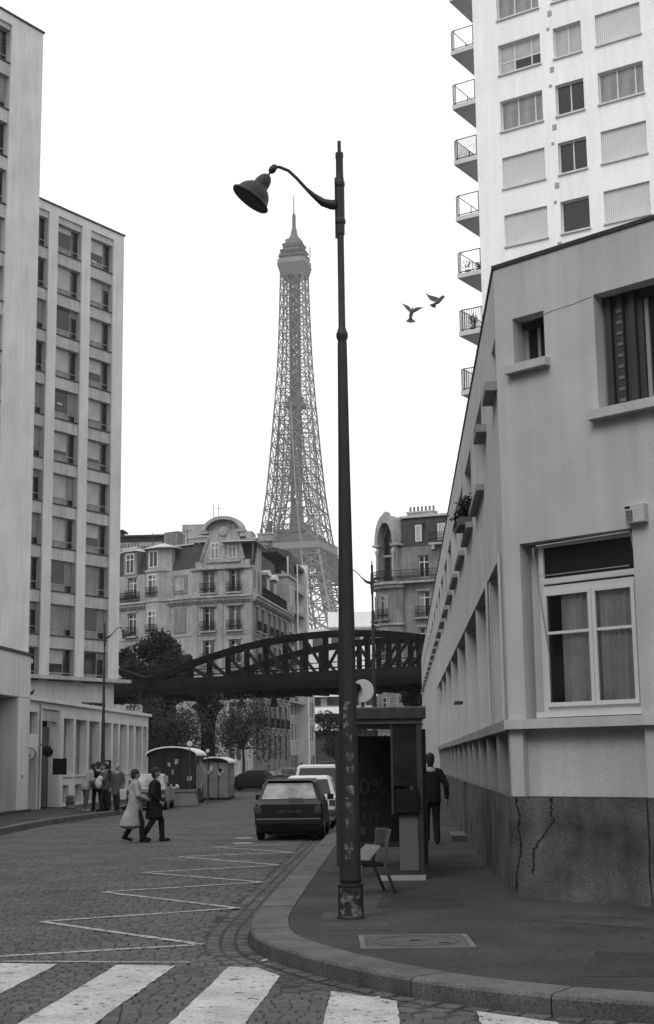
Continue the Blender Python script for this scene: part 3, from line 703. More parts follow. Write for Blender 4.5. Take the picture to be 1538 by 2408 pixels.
q=MB(); q.lathe([(0,0),(.19,0),(.2,.05),(.17,.08),(.16,.4),(.18,.44),(.13,.5),(0,.52)],14); q.build('shaft','concrete',bo,smooth=True); q=MB(); q.lathe([(.2,0),(.21,.04)],14,c=(0,0,.2)); q.build('band','dframe',bo)

# ------------------------------------------------------------------ unseen blocks added to darken the street (behind and left of the viewpoint)
for (x0,x1,y0,y1,h,lab) in ((-34,30,-40,-24,21,'unseen stone terrace added behind the viewpoint to shade the street'),(-44,-22,-18,50,24,'unseen long stone terrace added left of the viewpoint to shade the street')):
    nb=root('unseen_shade_terrace',(x0,y0,0),lab,'building'); MB().box(0,x1-x0,0,y1-y0,0,h-3).build('wall','stone2',nb); q=MB(); q.taper((0,x1-x0,0,y1-y0),(1.5,x1-x0-1.5,1.5,y1-y0-1.5),h-3,h); q.build('mansard_roof','slate',nb)
    for k in range(14):
        for z in (1,4.2,7.4,10.6,13.8):
            if x0==-34: boxpart('window',nb,None if False else Frame((x0,y0),90),3+4.3*k,4.2+4.3*k,y1-y0+.0,y1-y0+.05,z+.6,z+2.6,'dglass')
            else: boxpart('window',nb,Frame((x0,y0),90),x1-x0,x1-x0+.05,2+4.6*k,3.2+4.6*k,z+.6,z+2.6,'dglass')

# ================================================================== WHITE APARTMENT TOWER
WP=(7.04,60.); FW=Frame(WP,123)
wt=root('apartment_tower',(WP[0],WP[1],0),'tall white rendered apartment tower with stacked balconies on its left side','building')
tops=[36.52+2.72,36.52,33.82,31.09,28.37,25.65,22.93,20.2]
colA=(1.23,3.30);colB=(3.93,5.26);colC=(5.92,7.97);colD=(8.6,10.7);colE=(11.4,12.7)
ops=[(a,b_,t-1.45,t) for t in tops for a,b_ in (colA,colB,colC,colD,colE)]
MB().wall(0,14,0,42,ops,0,.30).build('wall','white',wt,FW)
MB().quad((0,0,0),(0,12,0),(0,12,42),(0,0,42)).build('side_wall','white',wt,FW); MB().box(0.01,14,.5,12,0,41.9).build('core','interior',wt,FW)
lay={0:('s','d','s','o','d'),1:('c','l','s','o','s'),2:('h','l','s','s','d'),3:('k','k','k','s','k'),4:('s','k','s','o','k'),5:('s2','x','s','o','k'),6:('s','k','s','s','k'),7:('s','k','s','s','k')}
for i,t in enumerate(tops):
    for j,(a,b_) in enumerate((colA,colB,colC,colD,colE)):
        st_=lay[i][j]; w=b_-a
        if st_ in('s','s2'):
            key=('sh',round(w,2),st_)
            if key not in WC:
                q=MB(); n=int(w/.09)
                for k in range(n): q.box(k*w/n,(k+1)*w/n-.012,.0,.03,.0,1.44)
                WC[key]=q.mesh('roller_shutter','shutter')
            o=inst('shutter',WC[key],wt,FW,(a,.12,t-1.445)); 
            MB().box(w*.52-.01,w*.52+.01,-.004,.0,.01,1.44)
            if ('sh','back') : boxpart('shutter_backing',wt,FW,a,b_,.155,.17,t-1.45,t,'gframe')
        elif j in (1,4): window(wt,FW,a,.18,t-1.45,w,1.45,(.5,) if st_!='x' else (),frame='wframe',panes={'l':'blind','k':'dglass','d':'dglass','x':'dglass'}[st_],fw=.05)
        elif st_=='h':
            window(wt,FW,a,.18,t-1.45,w,1.45,(.36,.76),(.42,),frame='wframe',panes=['blind','dglass','dglass','blind','blind','blind'],fw=.05)
        else: window(wt,FW,a,.18,t-1.45,w,1.45,(.40,.80),frame='wframe',panes={'c':'blind2','k':'blind2','o':'dglass','d':'blind2'}[st_],fw=.05)
        boxpart('sill',wt,FW,a-.04,b_+.04,-.09,-.002,t-1.53,t-1.452,'balc')
    boxpart('air_vent',wt,FW,3.72,3.92,-.02,-.001,t-2.06,t-1.8,'gframe'); boxpart('air_vent',wt,FW,3.64,3.78,-.02,-.001,t-.02,t+.11,'gframe')
for i,t in enumerate(tops):
    zb=t-2.43
    bq=MB(); bq.box(-1.2,-.002,-.0,4.2,zb,zb+.2); s=bq.build('balcony_slab','balc',wt,FW)
    q=MB(); z0=zb+.28; z1=zb+1.2
    for (p,q2) in (((-1.1,.05),(-.02,.05)),((-1.1,.05),(-1.1,4.1)),((-1.1,4.1),(-.02,4.1))):
        for z in (z0,z1): q.bar((p[0],p[1],z),(q2[0],q2[1],z),.035)
    for x,y in ((-1.1,.05),(-1.1,1.4),(-1.1,2.75),(-1.1,4.1),(-.05,.05),(-1.16,.05),(-1.03,.05)): q.bar((x,y,zb+.2),(x,y,z1),.03)
    q.bar((-1.1,.05,z1),(-.95,.0,z1+.0),.03)
    q.build('balcony_railing','dframe',wt,FW)
    if i in (3,):
        q=MB()
        for k in range(9):
            a_=-1.1+.12*k; q.bar((a_,.04,z0),(min(a_+.5,-.02),.04,z0+min(.5,(-.02-a_))*1.0),.012); q.bar((a_,.04,z1),(min(a_+.5,-.02),.04,z1-min(.5,(-.02-a_))),.012)
        for k in range(34): q.bar((-1.11,.05+.12*k,z0),(-1.11,.05+.12*k,z1),.02)
        q.build('mesh_screen','dframe',wt,FW)
    if i in (6,7):
        q=MB()
        for k in range(12): q.bar((-1.1+.09*k,.05,z0),(-1.1+.09*k,.05,z1),.016)
        for k in range(40): q.bar((-1.1,.05+.1*k,z0),(-1.1,.05+.1*k,z1),.016)
        q.build('railing_bars','dframe',wt,FW)
def potplant(fr,x,y,z,lab,n,h):
    p_=root('potted_plant',tuple(fr.pt(x,y,z)),lab,'plant'); q=MB(); q.lathe([(0,0),(.1,0),(.14,.22),(0,.22)],10); q.build('pot','clay',p_)
    q=MB(); leafcloud((0,0,.22+h/2),(.24,.24,h/2),n,.05,q); q.build('foliage','leaf',p_)
potplant(FW,-.7,.4,tops[6]-2.23+.0,'leafy potted plant on the lowest planted balcony of the white tower',160,.7)
potplant(FW,-.35,.5,tops[5]-2.23+.0,'small potted plant at the wall end of a white tower balcony',120,.35)
potplant(FW,-.85,.4,tops[5]-2.23+.0,'thin potted plant at the outer corner of a white tower balcony',60,.55)

# ================================================================== RAILWAY VIADUCT
BR=Frame((5.9,92),122)
vb=root('railway_bridge',(5.9,92,0),'dark steel bowstring truss railway bridge crossing high over the street','bridge')
def ztop(x): return 10.55-.0114*(x+7.2)**2
for side,y in ((0,0.),(1,7.2)):
    for (xa,xb,c0) in ((-22.0,7.6,-7.2),(-52.5,-22.9,-37.7),(8.5,38,23.25)):
        zt=lambda x,c0=c0:10.55-.0114*(x-c0)**2
        n=18; xs=[xa+(xb-xa)*k/n for k in range(n+1)]
        if side==1 and c0!=-7.2: continue
        q=MB()
        for a,b_ in zip(xs,xs[1:]):
            za,zb=zt(a),zt(b_); q.add([(a,y-.25,za-.44),(b_,y-.25,zb-.44),(b_,y+.25,zb-.44),(a,y+.25,za-.44),(a,y-.25,za),(b_,y-.25,zb),(b_,y+.25,zb),(a,y+.25,za)],[(0,3,2,1),(4,5,6,7),(0,1,5,4),(2,3,7,6)])
        q.build('top_chord','bridge',vb,BR)
        q=MB(); q.box(xa,xb,y-.22,y+.22,7.2,7.85); q.build('deck_girder','bridge2',vb,BR)
        q=MB(); q.box(xa,xb,y-.32,y+.32,6.72,7.2); q.build('bottom_chord','bridge',vb,BR)
        for x in xs[1:-1]:
            if zt(x)-.44>7.95: MB().box(x-.15,x+.15,y-.14,y+.14,7.85,zt(x)-.42).build('vertical_post','bridge',vb,BR)
        for k in range(1,n-1):
            a,b_=xs[k],xs[k+1]; mid=(a+b_)/2
            if mid<c0: p,q2=(a,y-.1,zt(a)-.4),(b_,y-.1,7.8)
            else: p,q2=(b_,y-.1,zt(b_)-.4),(a,y-.1,7.8)
            if p[2]>8.2: MB().bar(p,q2,.2).build('diagonal_brace','bridge2',vb,BR)
MB().box(-52,38,.4,6.8,6.9,7.15).build('deck','bridge',vb,BR)
q=MB()
for k in range(60): q.box(-52+1.5*k,-51.75+1.5*k,.3,6.9,6.5,6.9)
q.build('cross_beams','bridge',vb,BR,kind='stuff')
q=MB()
for yy in (1.1,6.1):
    for z in (8.15,8.5): q.bar((-52,yy,z),(38,yy,z),.05)
    for k in range(45): q.bar((-52+2*k,yy,7.1),(-52+2*k,yy,8.5),.05)
q.build('walkway_railing','bridge2',vb,BR)
for yy in (2.6,4.04): boxpart('rail',vb,BR,-52,38,yy,yy+.07,7.3,7.45,'bridge2')
MB().box(-52,38,1.4,5.6,7.15,7.75).build('ballast_trough','bridge',vb,BR)
for x in (-17.2,):
    pr_=root('bridge_column',tuple(BR.pt(x,0,0)),'round dark iron column with a flared capital carrying the viaduct','column')
    q=MB(); q.lathe([(.9,0),(.9,.5),(.62,.7),(.55,1.2),(.5,4.6),(.62,4.8),(.62,4.95),(.8,5.4),(1.15,5.7),(1.15,5.85),(.8,6.0),(.9,6.7),(.0,6.7)],18); q.build('shaft','bridge',pr_,smooth=False)
    q=MB(); q.box(-1.2,1.2,-1.0,1.0,6.5,6.72); q.build('bearing_plate','bridge2',pr_)
def stone_pier(x,y,w,d,h,lab):
    p_=root('stone_pier',tuple(BR.pt(x,y,0)),lab,'pier',rotz=BR.th)
    z=0.; k=0
    while z<h-.5:
        hh=.46; e=.03*(k%2)
        inst('stone_course',MB().box(-w/2+e*.3,w/2-e*.3,-d/2+e*.3,d/2-e*.3,z+.015,z+hh-.015).mesh('course','pierstone'),p_,None,(0,0,0)); z+=hh;k+=1
    MB().box(-w/2+.06,w/2-.06,-d/2+.06,d/2-.06,0,h-.1).build('core','blackm',p_)
    q=MB(); q.taper((-w/2,w/2,-d/2,d/2),(-w/2-.35,w/2+.35,-d/2-.35,d/2+.35),h-.55,h-.3); q.box(-w/2-.4,w/2+.4,-d/2-.4,d/2+.4,h-.3,h); q.build('cap','pierstone',p_)
stone_pier(-22.6,1.2,1.9,1.6,6.6,'coursed stone viaduct pier nearest the low concrete wing')
stone_pier(8.1,.2,2.6,2.0,6.5,'coursed stone viaduct pier hidden by the corner building')

for x,z in ((-14.0,6.7),(-11.2,6.7)):
    q=MB(); q.bar((0,0,0),(0,0,-.5),.06); q.lathe([(0,-1.15),(.3,-1.15),(.2,-.75),(.08,-.5),(0,-.5)],12); q.build('hanging_lantern','bridge',vb,BR,(x,-.4,z))
# ================================================================== HAUSSMANN CORNER BLOCK
def railing(par,fr,x0,x1,y,z,h=.95,step=.14,m='blackm',name='balcony_railing'):
    key=('rail',round(x1-x0,2),round(h,2),step)
    if key not in WC:
        q=MB(); w=x1-x0; q.box(0,w,-.02,.02,h-.05,h); q.box(0,w,-.015,.015,.05,.09); q.box(0,w,-.012,.012,h*.68,h*.72)
        n=max(2,int(w/step))
        for k in range(n+1):
            xx=w*k/n; q.box(xx-.014,xx+.014,-.014,.014,.0,h-.04)
            if k<n: q.box(xx+w/n*.3,xx+w/n*.7,-.01,.01,h*.25,h*.5)
        WC[key]=q.mesh('railing',m)
    return inst(name,WC[key],par,fr,(x0,y,z))
FWIN=('dglass','dglass','blind2')
def french(par,fr,x,z,w,h,y=.0,balc=True,shut=False,panes=None,rnd=random):
    p_=panes or rnd.choice((('dglass','dglass'),('dglass','dglass'),('blind2','dglass'),('dglass','blind2')))
    window(par,fr,x,y+.22,z,w,h,(.5,),(.76,),frame='wframe',panes=list(p_)*2,fw=.08)
    if shut:
        for a in (x-.02,x+w-.26): boxpart('shutter',par,fr,a,a+.28,y-.05,y-.01,z,z+h,'dframe')
    if balc: railing(par,fr,x-.25,x+w+.25,y-.28,z-.05,.95,.15); boxpart('balcony_slab',par,fr,x-.3,x+w+.3,y-.36,y-.002,z-.2,z-.06,'stone')
    boxpart('lintel',par,fr,x-.15,x+w+.15,y-.10,y-.002,z+h+.02,z+h+.2,'stone')
HBP=(-13.1,134.7); HC=Frame(HBP,108); HL=Frame(HBP,117.5-0); 
# left wing runs from the corner to the upper left (x negative), central face x positive, right wing from its end
HL=Frame(HBP,124.); HR_o=HC.pt(6.2,0); HR=Frame((HR_o.x,HR_o.y),8.5)
hb=root('corner_apartment_block',(HBP[0],HBP[1],0),'ornate pale stone apartment block with a round topped gable behind the viaduct','building')
fl=[(16.95-.0,2.6),]  # unused
floors=[(2.0,2.4),(5.2,2.2),(8.2,2.2),(11.15,2.15),(14.25,2.25),(17.9,2.15)]   # sill z, height
def face(fr,x0,x1,wx,ww,zt,name='wall',m='stone',skip=(),balc=True,top=True,shut=False,d=.35):
    ops=[(x,x+ww,z,z+h) for i,(z,h) in enumerate(floors) for x in wx if z+h<zt]
    MB().wall(x0,x1,0,zt,ops,0,d).build(name,m,hb,fr)
    for i,(z,h) in enumerate(floors):
        if z+h>zt: continue
        for x in wx: french(hb,fr,x,z,ww,h,0,balc=balc and i>0,shut=shut,rnd=random)
        # string course above each floor, with fine rusticated joints
    for i,z in enumerate((4.7,7.75,10.7,13.8)):
        boxpart('string_course',hb,fr,x0,x1,-.07,-.002,z,z+.16,'stone')
    q=MB(); q.box(x0,x1,-.55,-.003,17.35,17.55); q.box(x0,x1,-.38,-.004,17.1,17.34); q.box(x0,x1,-.2,-.004,16.9,17.09); q.build('main_cornice','stone',hb,fr)
    q=MB(); n=int((x1-x0)/.36)
    for k in range(n): q.box(x0+.36*k+.05,x0+.36*k+.2,-.36,-.005,16.98,17.1)
    q.build('dentils','stone2',hb,fr,kind='stuff')
face(HC,0,6.2,(1.15,3.85),1.1,20.3,shut=True)
# gable of the central face
q=MB(); zt=20.3
gy=0
poly=[(0.3,20.3),(0.3,20.9),(.95,21.0),(1.75,23.2),(1.75,23.9),(4.75,23.9),(4.75,23.2),(5.4,21.0),(6.0,20.9),(6.0,20.3)]
arch=[(1.5,23.9)]+[(3.25-1.95*cos(t),23.8+1.25*sin(t)) for t in [pi*k/14 for k in range(15)]]+[(5.0,23.9)]
q.prismy(poly,-.05,.5); q.build('gable','stone',hb,HC)
q=MB(); q.prismy([(3.25-1.75*cos(pi*k/14),23.85+1.05*sin(pi*k/14)) for k in range(15)],.02,.5); q.build('tympanum','stone2',hb,HC)
q=MB()
for k in range(16):
    t0,t1=pi*k/16,pi*(k+1)/16
    for (ra,rb,za,zb,y0,y1) in ((1.75,2.1,1.05,1.38,-.45,.5),):
        pts=[(3.25-ra*cos(t0),23.85+za*sin(t0)),(3.25-rb*cos(t0),23.85+zb*sin(t0)),(3.25-rb*cos(t1),23.85+zb*sin(t1)),(3.25-ra*cos(t1),23.85+za*sin(t1))]; q.prismy(pts,y0,y1)
q.box(1.0,1.75,-.4,.5,23.6,23.85); q.box(4.75,5.5,-.4,.5,23.6,23.85)
q.build('curved_pediment','stone',hb,HC)
q=MB(); q.lathe([(0,-.28),(.42,-.22),(.5,-.1),(.55,0),(.55,.1)],18,c=(3.25,0,23.75),ax=(0,1,0)); q.build('oval_cartouche','stone',hb,HC)
for x in (.95,4.9): 
    q=MB(); q.bar((.95 if x<2 else 5.4,-.12,21.0),(1.7 if x<2 else 4.8,-.12,23.2),.22); q.build('raking_band','stone',hb,HC)
for x in (1.95,3.75):
    boxpart('window_recess',hb,HC,x,x+.9,-.052,-.06+.005,21.1,22.7,'dframe'); window(hb,HC,x,-.12,21.1,.9,1.6,(.5,),(.7,),frame='wframe',panes='blind2',fw=.07)
for x in (1.15,3.85):
    boxpart('window_hood',hb,HC,x-.35,x+1.45,-.45,-.005,20.0,20.12,'dframe'); boxpart('window_hood',hb,HC,x-.3,x+1.4,-.3,-.005,16.5,16.62,'stone2')
for x in (.0,2.6,5.6): boxpart('pilaster_strip',hb,HC,x,x+.6,-.09,-.003,4.9,16.8,'stone')
boxpart('gable_ledge',hb,HC,1.6,5.0,-.25,-.051,20.75,20.98,'stone')
boxpart('attic_cornice',hb,HC,-.2,6.4,-.2,-.003,20.1,20.3,'stone')
# panels with oriel details left of central face
MB().box(-2.4,-.6,-.1,-.003,18.0,19.8).build('carved_panel','stone2',hb,HL); MB().box(-2.2,-.8,-.1,-.003,14.2,16.6).build('carved_panel','stone2',hb,HL); MB().box(-2.1,-.9,-.16,-.101,18.3,19.5).build('carved_relief','stone',hb,HL)
face(HL,-14,0,(-5.0,-8.3,-11.6),1.1,20.3)
# narrow slit windows
for z,h in floors[2:]:
    boxpart('slit_window',hb,HL,-3.35,-2.95,-.02,-.004,z+.2,z+h-.2,'dglass')
# polygonal bay rising into the roof
q=MB(); q.prism([(-6.0,0),(-5.2,-.75),(-3.6,-.75),(-2.6,0)],4.8,20.4); q.build('bay_window_wall','stone',hb,HL)
q=MB(); q.prism([(-6.1,0),(-5.3,-.85),(-3.5,-.85),(-2.5,0)],17.35,17.6); q.prism([(-6.1,0),(-5.3,-.85),(-3.5,-.85),(-2.5,0)],20.3,20.55); q.build('bay_cornice','stone',hb,HL)
q=MB(); q.prism([(-5.8,.6),(-5.2,-.6),(-3.6,-.6),(-2.7,.1),(-2.7,.6)],20.55,22.6); q.build('bay_attic','stone',hb,HL)
for z,h in floors[1:]: 
    window(hb,HL,-4.95,-.83,z,1.1,h,(.5,),(.76,),frame='wframe',panes=['dglass','blind2']*2,fw=.08)
    railing(hb,HL,-5.15,-3.65,-.98,z-.05,.95,.15)
window(hb,HL,-4.95,-.68,20.75,1.1,1.65,(.5,),(),frame='wframe',panes='dglass',fw=.08)
q=MB(); q.prism([(-6.6,1.),(-5.4,-1.1),(-3.4,-1.1),(-2.2,-.2),(-2.2,1.)],22.6,22.68)
q.add([(-6.6,1.,22.68),(-5.4,-1.1,22.68),(-3.4,-1.1,22.68),(-2.2,-.2,22.68),(-2.2,1.,22.68),(-4.4,.9,23.35)],[(0,1,5),(1,2,5),(2,3,5),(3,4,5)]); q.build('bay_zinc_roof','zinc',hb,HL)
# mansard roof of the left wing
def mansard(fr,x0,x1,z0,z1,inset,m='slate',y0=.1):
    q=MB(); q.add([(x0,y0,z0),(x1,y0,z0),(x1,y0+inset,z1),(x0,y0+inset,z1)],[(0,1,2,3)]); q.build('mansard_slope',m,hb,fr)
    boxpart('roof_edge',hb,fr,x0,x1,y0+inset-.25,y0+inset+.2,z1,z1+.12,'zinc')
mansard(HL,-14,-.0,20.3,22.9,1.2); mansard(HC,-.3,1.5,20.3,23.0,1.0); mansard(HC,4.9,6.4,20.3,23.0,1.0)
for x in (-8.6,-12.0):
    MB().box(x-.2,x+1.5,-.1,1.2,20.3,22.7).build('dormer','stone2',hb,HL); window(hb,HL,x+.1,-.14,20.5,1.1,2.0,(.5,),(.7,),frame='wframe',panes='dglass',fw=.08)
    q=MB(); q.prismy([(x-.35,22.7),(x+1.65,22.7),(x+1.4,23.0),(x-.1,23.0)],-.3,1.4); q.build('dormer_roof','zinc',hb,HL)
railing(hb,HL,-13.8,-6.3,-.5,17.6,.95,.15)
# body & roof deck
pts=[HL.pt(-14,.6),HL.pt(0,.6),HC.pt(5.6,.6),HR.pt(20,.6),HR.pt(20,10),HL.pt(-14,12)]
MB().prism([(p.x-HBP[0],p.y-HBP[1]) for p in pts],0,20.2).build('core','interior',hb)
pts=[HL.pt(-14,1.3),HL.pt(0,1.3),HC.pt(4.7,1.3),HR.pt(19.5,1.5),HR.pt(19.5,9),HL.pt(-14,12)]
MB().prism([(p.x-HBP[0],p.y-HBP[1]) for p in pts],20.2,23.0).build('roof_body','slate',hb)
# right wing along the street
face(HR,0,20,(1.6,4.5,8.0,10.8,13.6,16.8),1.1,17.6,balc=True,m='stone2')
railing(hb,HR,2.5,15.5,-.5,17.6,.95,.15)
MB().wall(.0,4.5,17.6,22.6,[(.8,1.5,18.2,20.0),(2.8,3.5,18.2,20.0)],.0,.3).build('attic_wall','stone',hb,HR)
for x in (.8,2.8): window(hb,HR,x,.2,18.2,.7,1.8,(.5,),(),frame='wframe',panes='dglass',fw=.07)
q=MB(); q.prism([(-.5,-.5),(5,-.5),(5,3),(-.5,3)],22.6,22.68); q.add([(-.5,-.5,22.68),(5,-.5,22.68),(5,3,22.68),(-.5,3,22.68),(2.2,1.2,23.2)],[(0,1,4),(1,2,4),(2,3,4),(3,0,4)]); q.build('corner_zinc_roof','zinc',hb,HR)
mansard(HR,4.5,20,17.7,19.9,.9)
for x in (6.6,10.5,):
    MB().box(x,x+1.6,-.1,1.0,17.8,20.2).build('dormer','stone2',hb,HR); window(hb,HR,x+.3,-.14,18.0,1.0,1.8,(.5,),(),frame='wframe',panes='dglass',fw=.08)
    q=MB(); q.prismy([(x-.2,20.2)]+[(x+.8-1.0*cos(pi*k/8),20.2+.6*sin(pi*k/8)) for k in range(9)]+[(x+1.8,20.2)],-.3,1.2); q.build('dormer_roof','zinc',hb,HR)
MB().box(15.6,20.2,-.6,3,17.6,21.2).build('end_turret','stone',hb,HR)
q=MB(); q.box(15.4,20.4,-.8,3,21.2,21.5); q.build('turret_cornice','stone',hb,HR)
window(hb,HR,17.2,-.66,18.2,1.0,2.2,(.5,),(),frame='wframe',panes='dglass',fw=.08)
# roofscape
def chimney(par,fr,x,y,z,w,d,h,n,m='stone'):
    c_=MB().box(0,w,0,d,0,h).build('chimney_stack',m,par,fr,(x,y,z))
    inst('chimney_cap',MB().box(-.08,w+.08,-.08,d+.08,h,h+.12).mesh('cap','zinc'),c_)
    for k in range(n):
        q=MB(); xx=(k+.5)*w/n; q.lathe([(.11,h+.12),(.09,h+.5),(.12,h+.55),(.1,h+.6)],8,c=(xx,d/2,0)); inst('chimney_pot',q.mesh('chimney_pot','clay'),c_)
chimney(hb,HC,6.0,2.0,22.9,1.4,.9,.7,3); chimney(hb,HL,-12.6,2.2,22.9,3.4,.9,.6,8,'stone'); chimney(hb,HL,-3.2,3.0,22.9,2.2,1.0,1.0,0)
chimney(hb,HR,4.8,2,21.,1.6,.8,2.2,4); MB().box(-6.4,-4.6,3.2,4.,22.9,24.9).build('chimney_stack','stone2',hb,HL); chimney(hb,HL,-6.0,4.6,22.9,.7,.6,1.9,0)
q=MB()
for x,y,h in ((-2.6,2.4,1.9),(-1.2,3.0,1.5),(-7.4,2.6,2.0)): q.bar((x,y,22.9),(x,y,22.9+h),.05); q.bar((x-.6,y,22.7+h),(x+.6,y,22.7+h),.04); q.bar((x-.4,y,22.5+h),(x+.4,y,22.5+h),.03)
q.bar((2.4,.3,25.0),(2.4,.3,26.4),.05); q.build('roof_aerial','dframe',hb,HL)
q=MB(); q.bar((2.6,.3,25.0),(2.6,.3,26.5),.04); q.bar((2.3,.3,26.1),(2.9,.3,26.1),.03); q.build('roof_aerial','dframe',hb,HC)
# block rising behind its left wing
rb=root('rear_apartment_block',(-26,168,0),'dark flat roofed apartment block with white chimney walls rising behind the ornate block','building')
RF=Frame((-26,168),95)
MB().box(-6,8.6,0,10,0,28.8).build('wall','stone2',rb,RF); MB().box(-6,8.8,-.5,10,28.8,29.0).build('roof_edge','slate',rb,RF)
for z in (25.9,28.0): boxpart('balcony_band',rb,RF,-6,6.2,-.9,-.002,z-.5,z,'stone')
for k in range(4): boxpart('dark_glazing',rb,RF,-5.5+3*k,-3+3*k,-.06,-.003,26.1,27.6,'dglass')
MB().box(-6,8.61,-.02,-.004,28.0,28.8).build('attic_band','slate',rb,RF); MB().box(6.5,8.62,-.03,-.02,23,28.0).build('dark_return','slate',rb,RF)
MB().box(8.7,12.0,-1,3,22,30.0).build('chimney_wall','stone',rb,RF); MB().box(15.6,17.2,-1,2,22,29.0).build('chimney_wall','stone',rb,RF)
q=MB(); q.box(-2,0.5,2,4,29,29.9); q.box(-2.4,.9,1.6,4.4,29.9,30.05); q.build('lift_housing','slate',rb,RF)
q=MB(); q.box(11,18.0,0,6,18,28.0); q.prismy([(18,18),(18,27.6),(21.5,26.6),(21.5,18)],0,5); q.build('stepped_roof','slate',rb,RF); MB().box(10.4,16.4,-1.4,1,28.2,28.35).build('canopy','slate',rb,RF)
q=MB(); q.cone((19.2,0,25),(19.2,0,30.3),.28,.28,8); q.build('flue','clay',rb,RF)

# ================================================================== MODERN SLAB BLOCK WITH BALCONIES
MBk=root('balcony_block',(-3.0,176,0),'modern apartment block with dark stacked balconies and a white end wall','building')
FM=Frame((-3.0,176),0)  # faces the street (+x), runs away
FM=Frame((-6.9,160.),8.0)
MB().box(0,19.5,.9,9,9,25.6).build('wall','slate',MBk,FM)
MB().box(19.0,19.9,-1.6,9,1,26.6).build('end_wall','slab',MBk,FM)
MB().box(0,19.5,-1.2,9,25.6,26.1).build('roof_slab','slate',MBk,FM)
for k in range(6):
    z=22.7-2.75*k
    boxpart('balcony_slab',MBk,FM,.5,19,-1.3,.9,z-.16,z,'slab2')
    for a,b_ in ((2,7.5),(8.3,9.9),(12.5,18.9)): boxpart('balcony_parapet',MBk,FM,a,b_,-1.35,-1.25,z,z+1.0,'stone')
    for a in (3,8,13,16): boxpart('window',MBk,FM,a,a+2.,.82,.895,z+.3,z+2.2,'dglass')
for x in (5.2,12.2): boxpart('white_fin',MBk,FM,x,x+.25,-1.5,-1.36,11,25.8,'white')
# ------------------------------------------------------------------ modern office further along at street level
of=root('street_office_block',(-5.2,164,0),'pale modern office block with rows of dark square windows under the bridge','building')
FO=Frame((-5.2,172.),9.5)
ops=[]; 
for i,z in enumerate((4.4,7.5,10.6)):
    for k in range(8): ops.append((.5+2.35*k,.5+2.35*k+(1.75 if k%2==0 else 1.1),z,z+2.0))
MB().wall(0,19.5,0,13.4,ops,0,.3).build('wall','stone',of,FO); MB().box(0.01,19.4,.5,8,0,13.3).build('core','interior',of,FO)
for o_ in ops: window(of,FO,o_[0],.2,o_[2],o_[1]-o_[0],2.0,(.6,),frame='gframe',panes='dglass',fw=.08); 
for o_ in ops: boxpart('sill',of,FO,o_[0],o_[1],-.08,-.002,o_[2]-.12,o_[2]-.01,'slab')
for k in range(9): boxpart('shop_opening',of,FO,.3+2.1*k,1.9+2.1*k,-.03,-.004,.3,2.6,'dglass')
MB().quad((19.5,0,0),(19.5,8,0),(19.5,8,13.4),(19.5,0,13.4)).build('side_wall','stone2',of,FO)
# distant block closing the street
db=root('distant_flats',(-1,232,0),'distant pale flats with long balcony bands closing the street','building')
FD=Frame((-4,228),92)
MB().box(0,16,0,8,6.5,14.5).build('wall','stone',db,FD)
for k in range(3):
    boxpart('balcony_band',db,FD,-.5,16,-1.0,-.005,6.6+2.7*k,7.6+2.7*k,'white'); 
    for j in range(5): boxpart('window',db,FD,.5+3.1*j,2.6+3.1*j,-.06,-.003,7.9+2.7*k,9.2+2.7*k,'dglass')
MB().box(0,16,.1,8,0,6.5).build('base_wall','slate',db,FD)
# far rooftops seen beside the lamp post
rt=root('distant_pale_building',(20,380,0),'bright pale flat roofed building far behind the viaduct right of the lamp post','building')
FT=Frame((4,330),92)
MB().box(-22,34,0,15,0,32.5).build('wall','slab',rt,FT); MB().box(-4,9,-4,4,32.5,36.).build('upper_storey','white',rt,FT)
for k in range(9): boxpart('window',rt,FT,-21+4.4*k,-18.6+4.4*k,-.08,-.004,27.5,31,'dglass')
MB().box(0,9,-6,0,0,29).build('front_block','white',rt,FT)
q=MB()
for k in range(3): q.cone((9.5-1.0*k,-2,30),(8.6-1.2*k,-2,37-.8*k),.22,.22,6)
q.build('flue','dframe',rt,FT)

# ================================================================== RIGHT HAUSSMANN WITH ROTUNDA
rp=(6.35,126.); RH=root('rotunda_apartment_block',(rp[0],rp[1],0),'ornate stone block with an arched rotunda and mansard roof right of the lamp post','building')
FR_=Frame(rp,112)
def arc(n,r,a0,a1,cx,cy): return [(cx+r*cos(a0+(a1-a0)*k/n),cy+r*sin(a0+(a1-a0)*k/n)) for k in range(n+1)]
rr=2.05; A0,A1=radians(130),radians(300)
def rot(e,z0,z1,q): q.prism(arc(18,rr+e,A0,A1,0,0)+[(1.2,4),(-1,4)],z0,z1)
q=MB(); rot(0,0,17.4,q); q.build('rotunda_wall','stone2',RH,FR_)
q=MB(); rot(.5,17.2,17.45,q); rot(.3,16.9,17.19,q); rot(.16,13.6,13.8,q); rot(.16,10.4,10.6,q); q.build('rotunda_cornice','stone',RH,FR_)
def radial(ad,r_):
    a=radians(ad); c0=FR_.pt(r_*cos(a),r_*sin(a)); dv=c0-FR_.pt(0,0); th=atan2(dv.y,dv.x)+pi/2
    fr=Frame((0,0),0); fr.P=Vector((c0.x,c0.y,0)); fr.th=th; fr.x=Vector((cos(th),sin(th),0)); fr.y=Vector((-sin(th),cos(th),0)); return fr
for i,z in enumerate((2.,5.2,8.2,11.2,14.2)):
    for ad in (172,212,252):
        fr=radial(ad,rr+.04)
        window(RH,fr,-.42,-.02,z,.84,2.1,(.5,),(.76,),frame='gframe',panes=['dglass','blind2']*2,fw=.08)
        if i in (1,3,4): railing(RH,fr,-.6,.6,-.3,z-.05,.9,.15); boxpart('balcony_slab',RH,fr,-.65,.65,-.4,.0,z-.2,z-.06,'stone2')
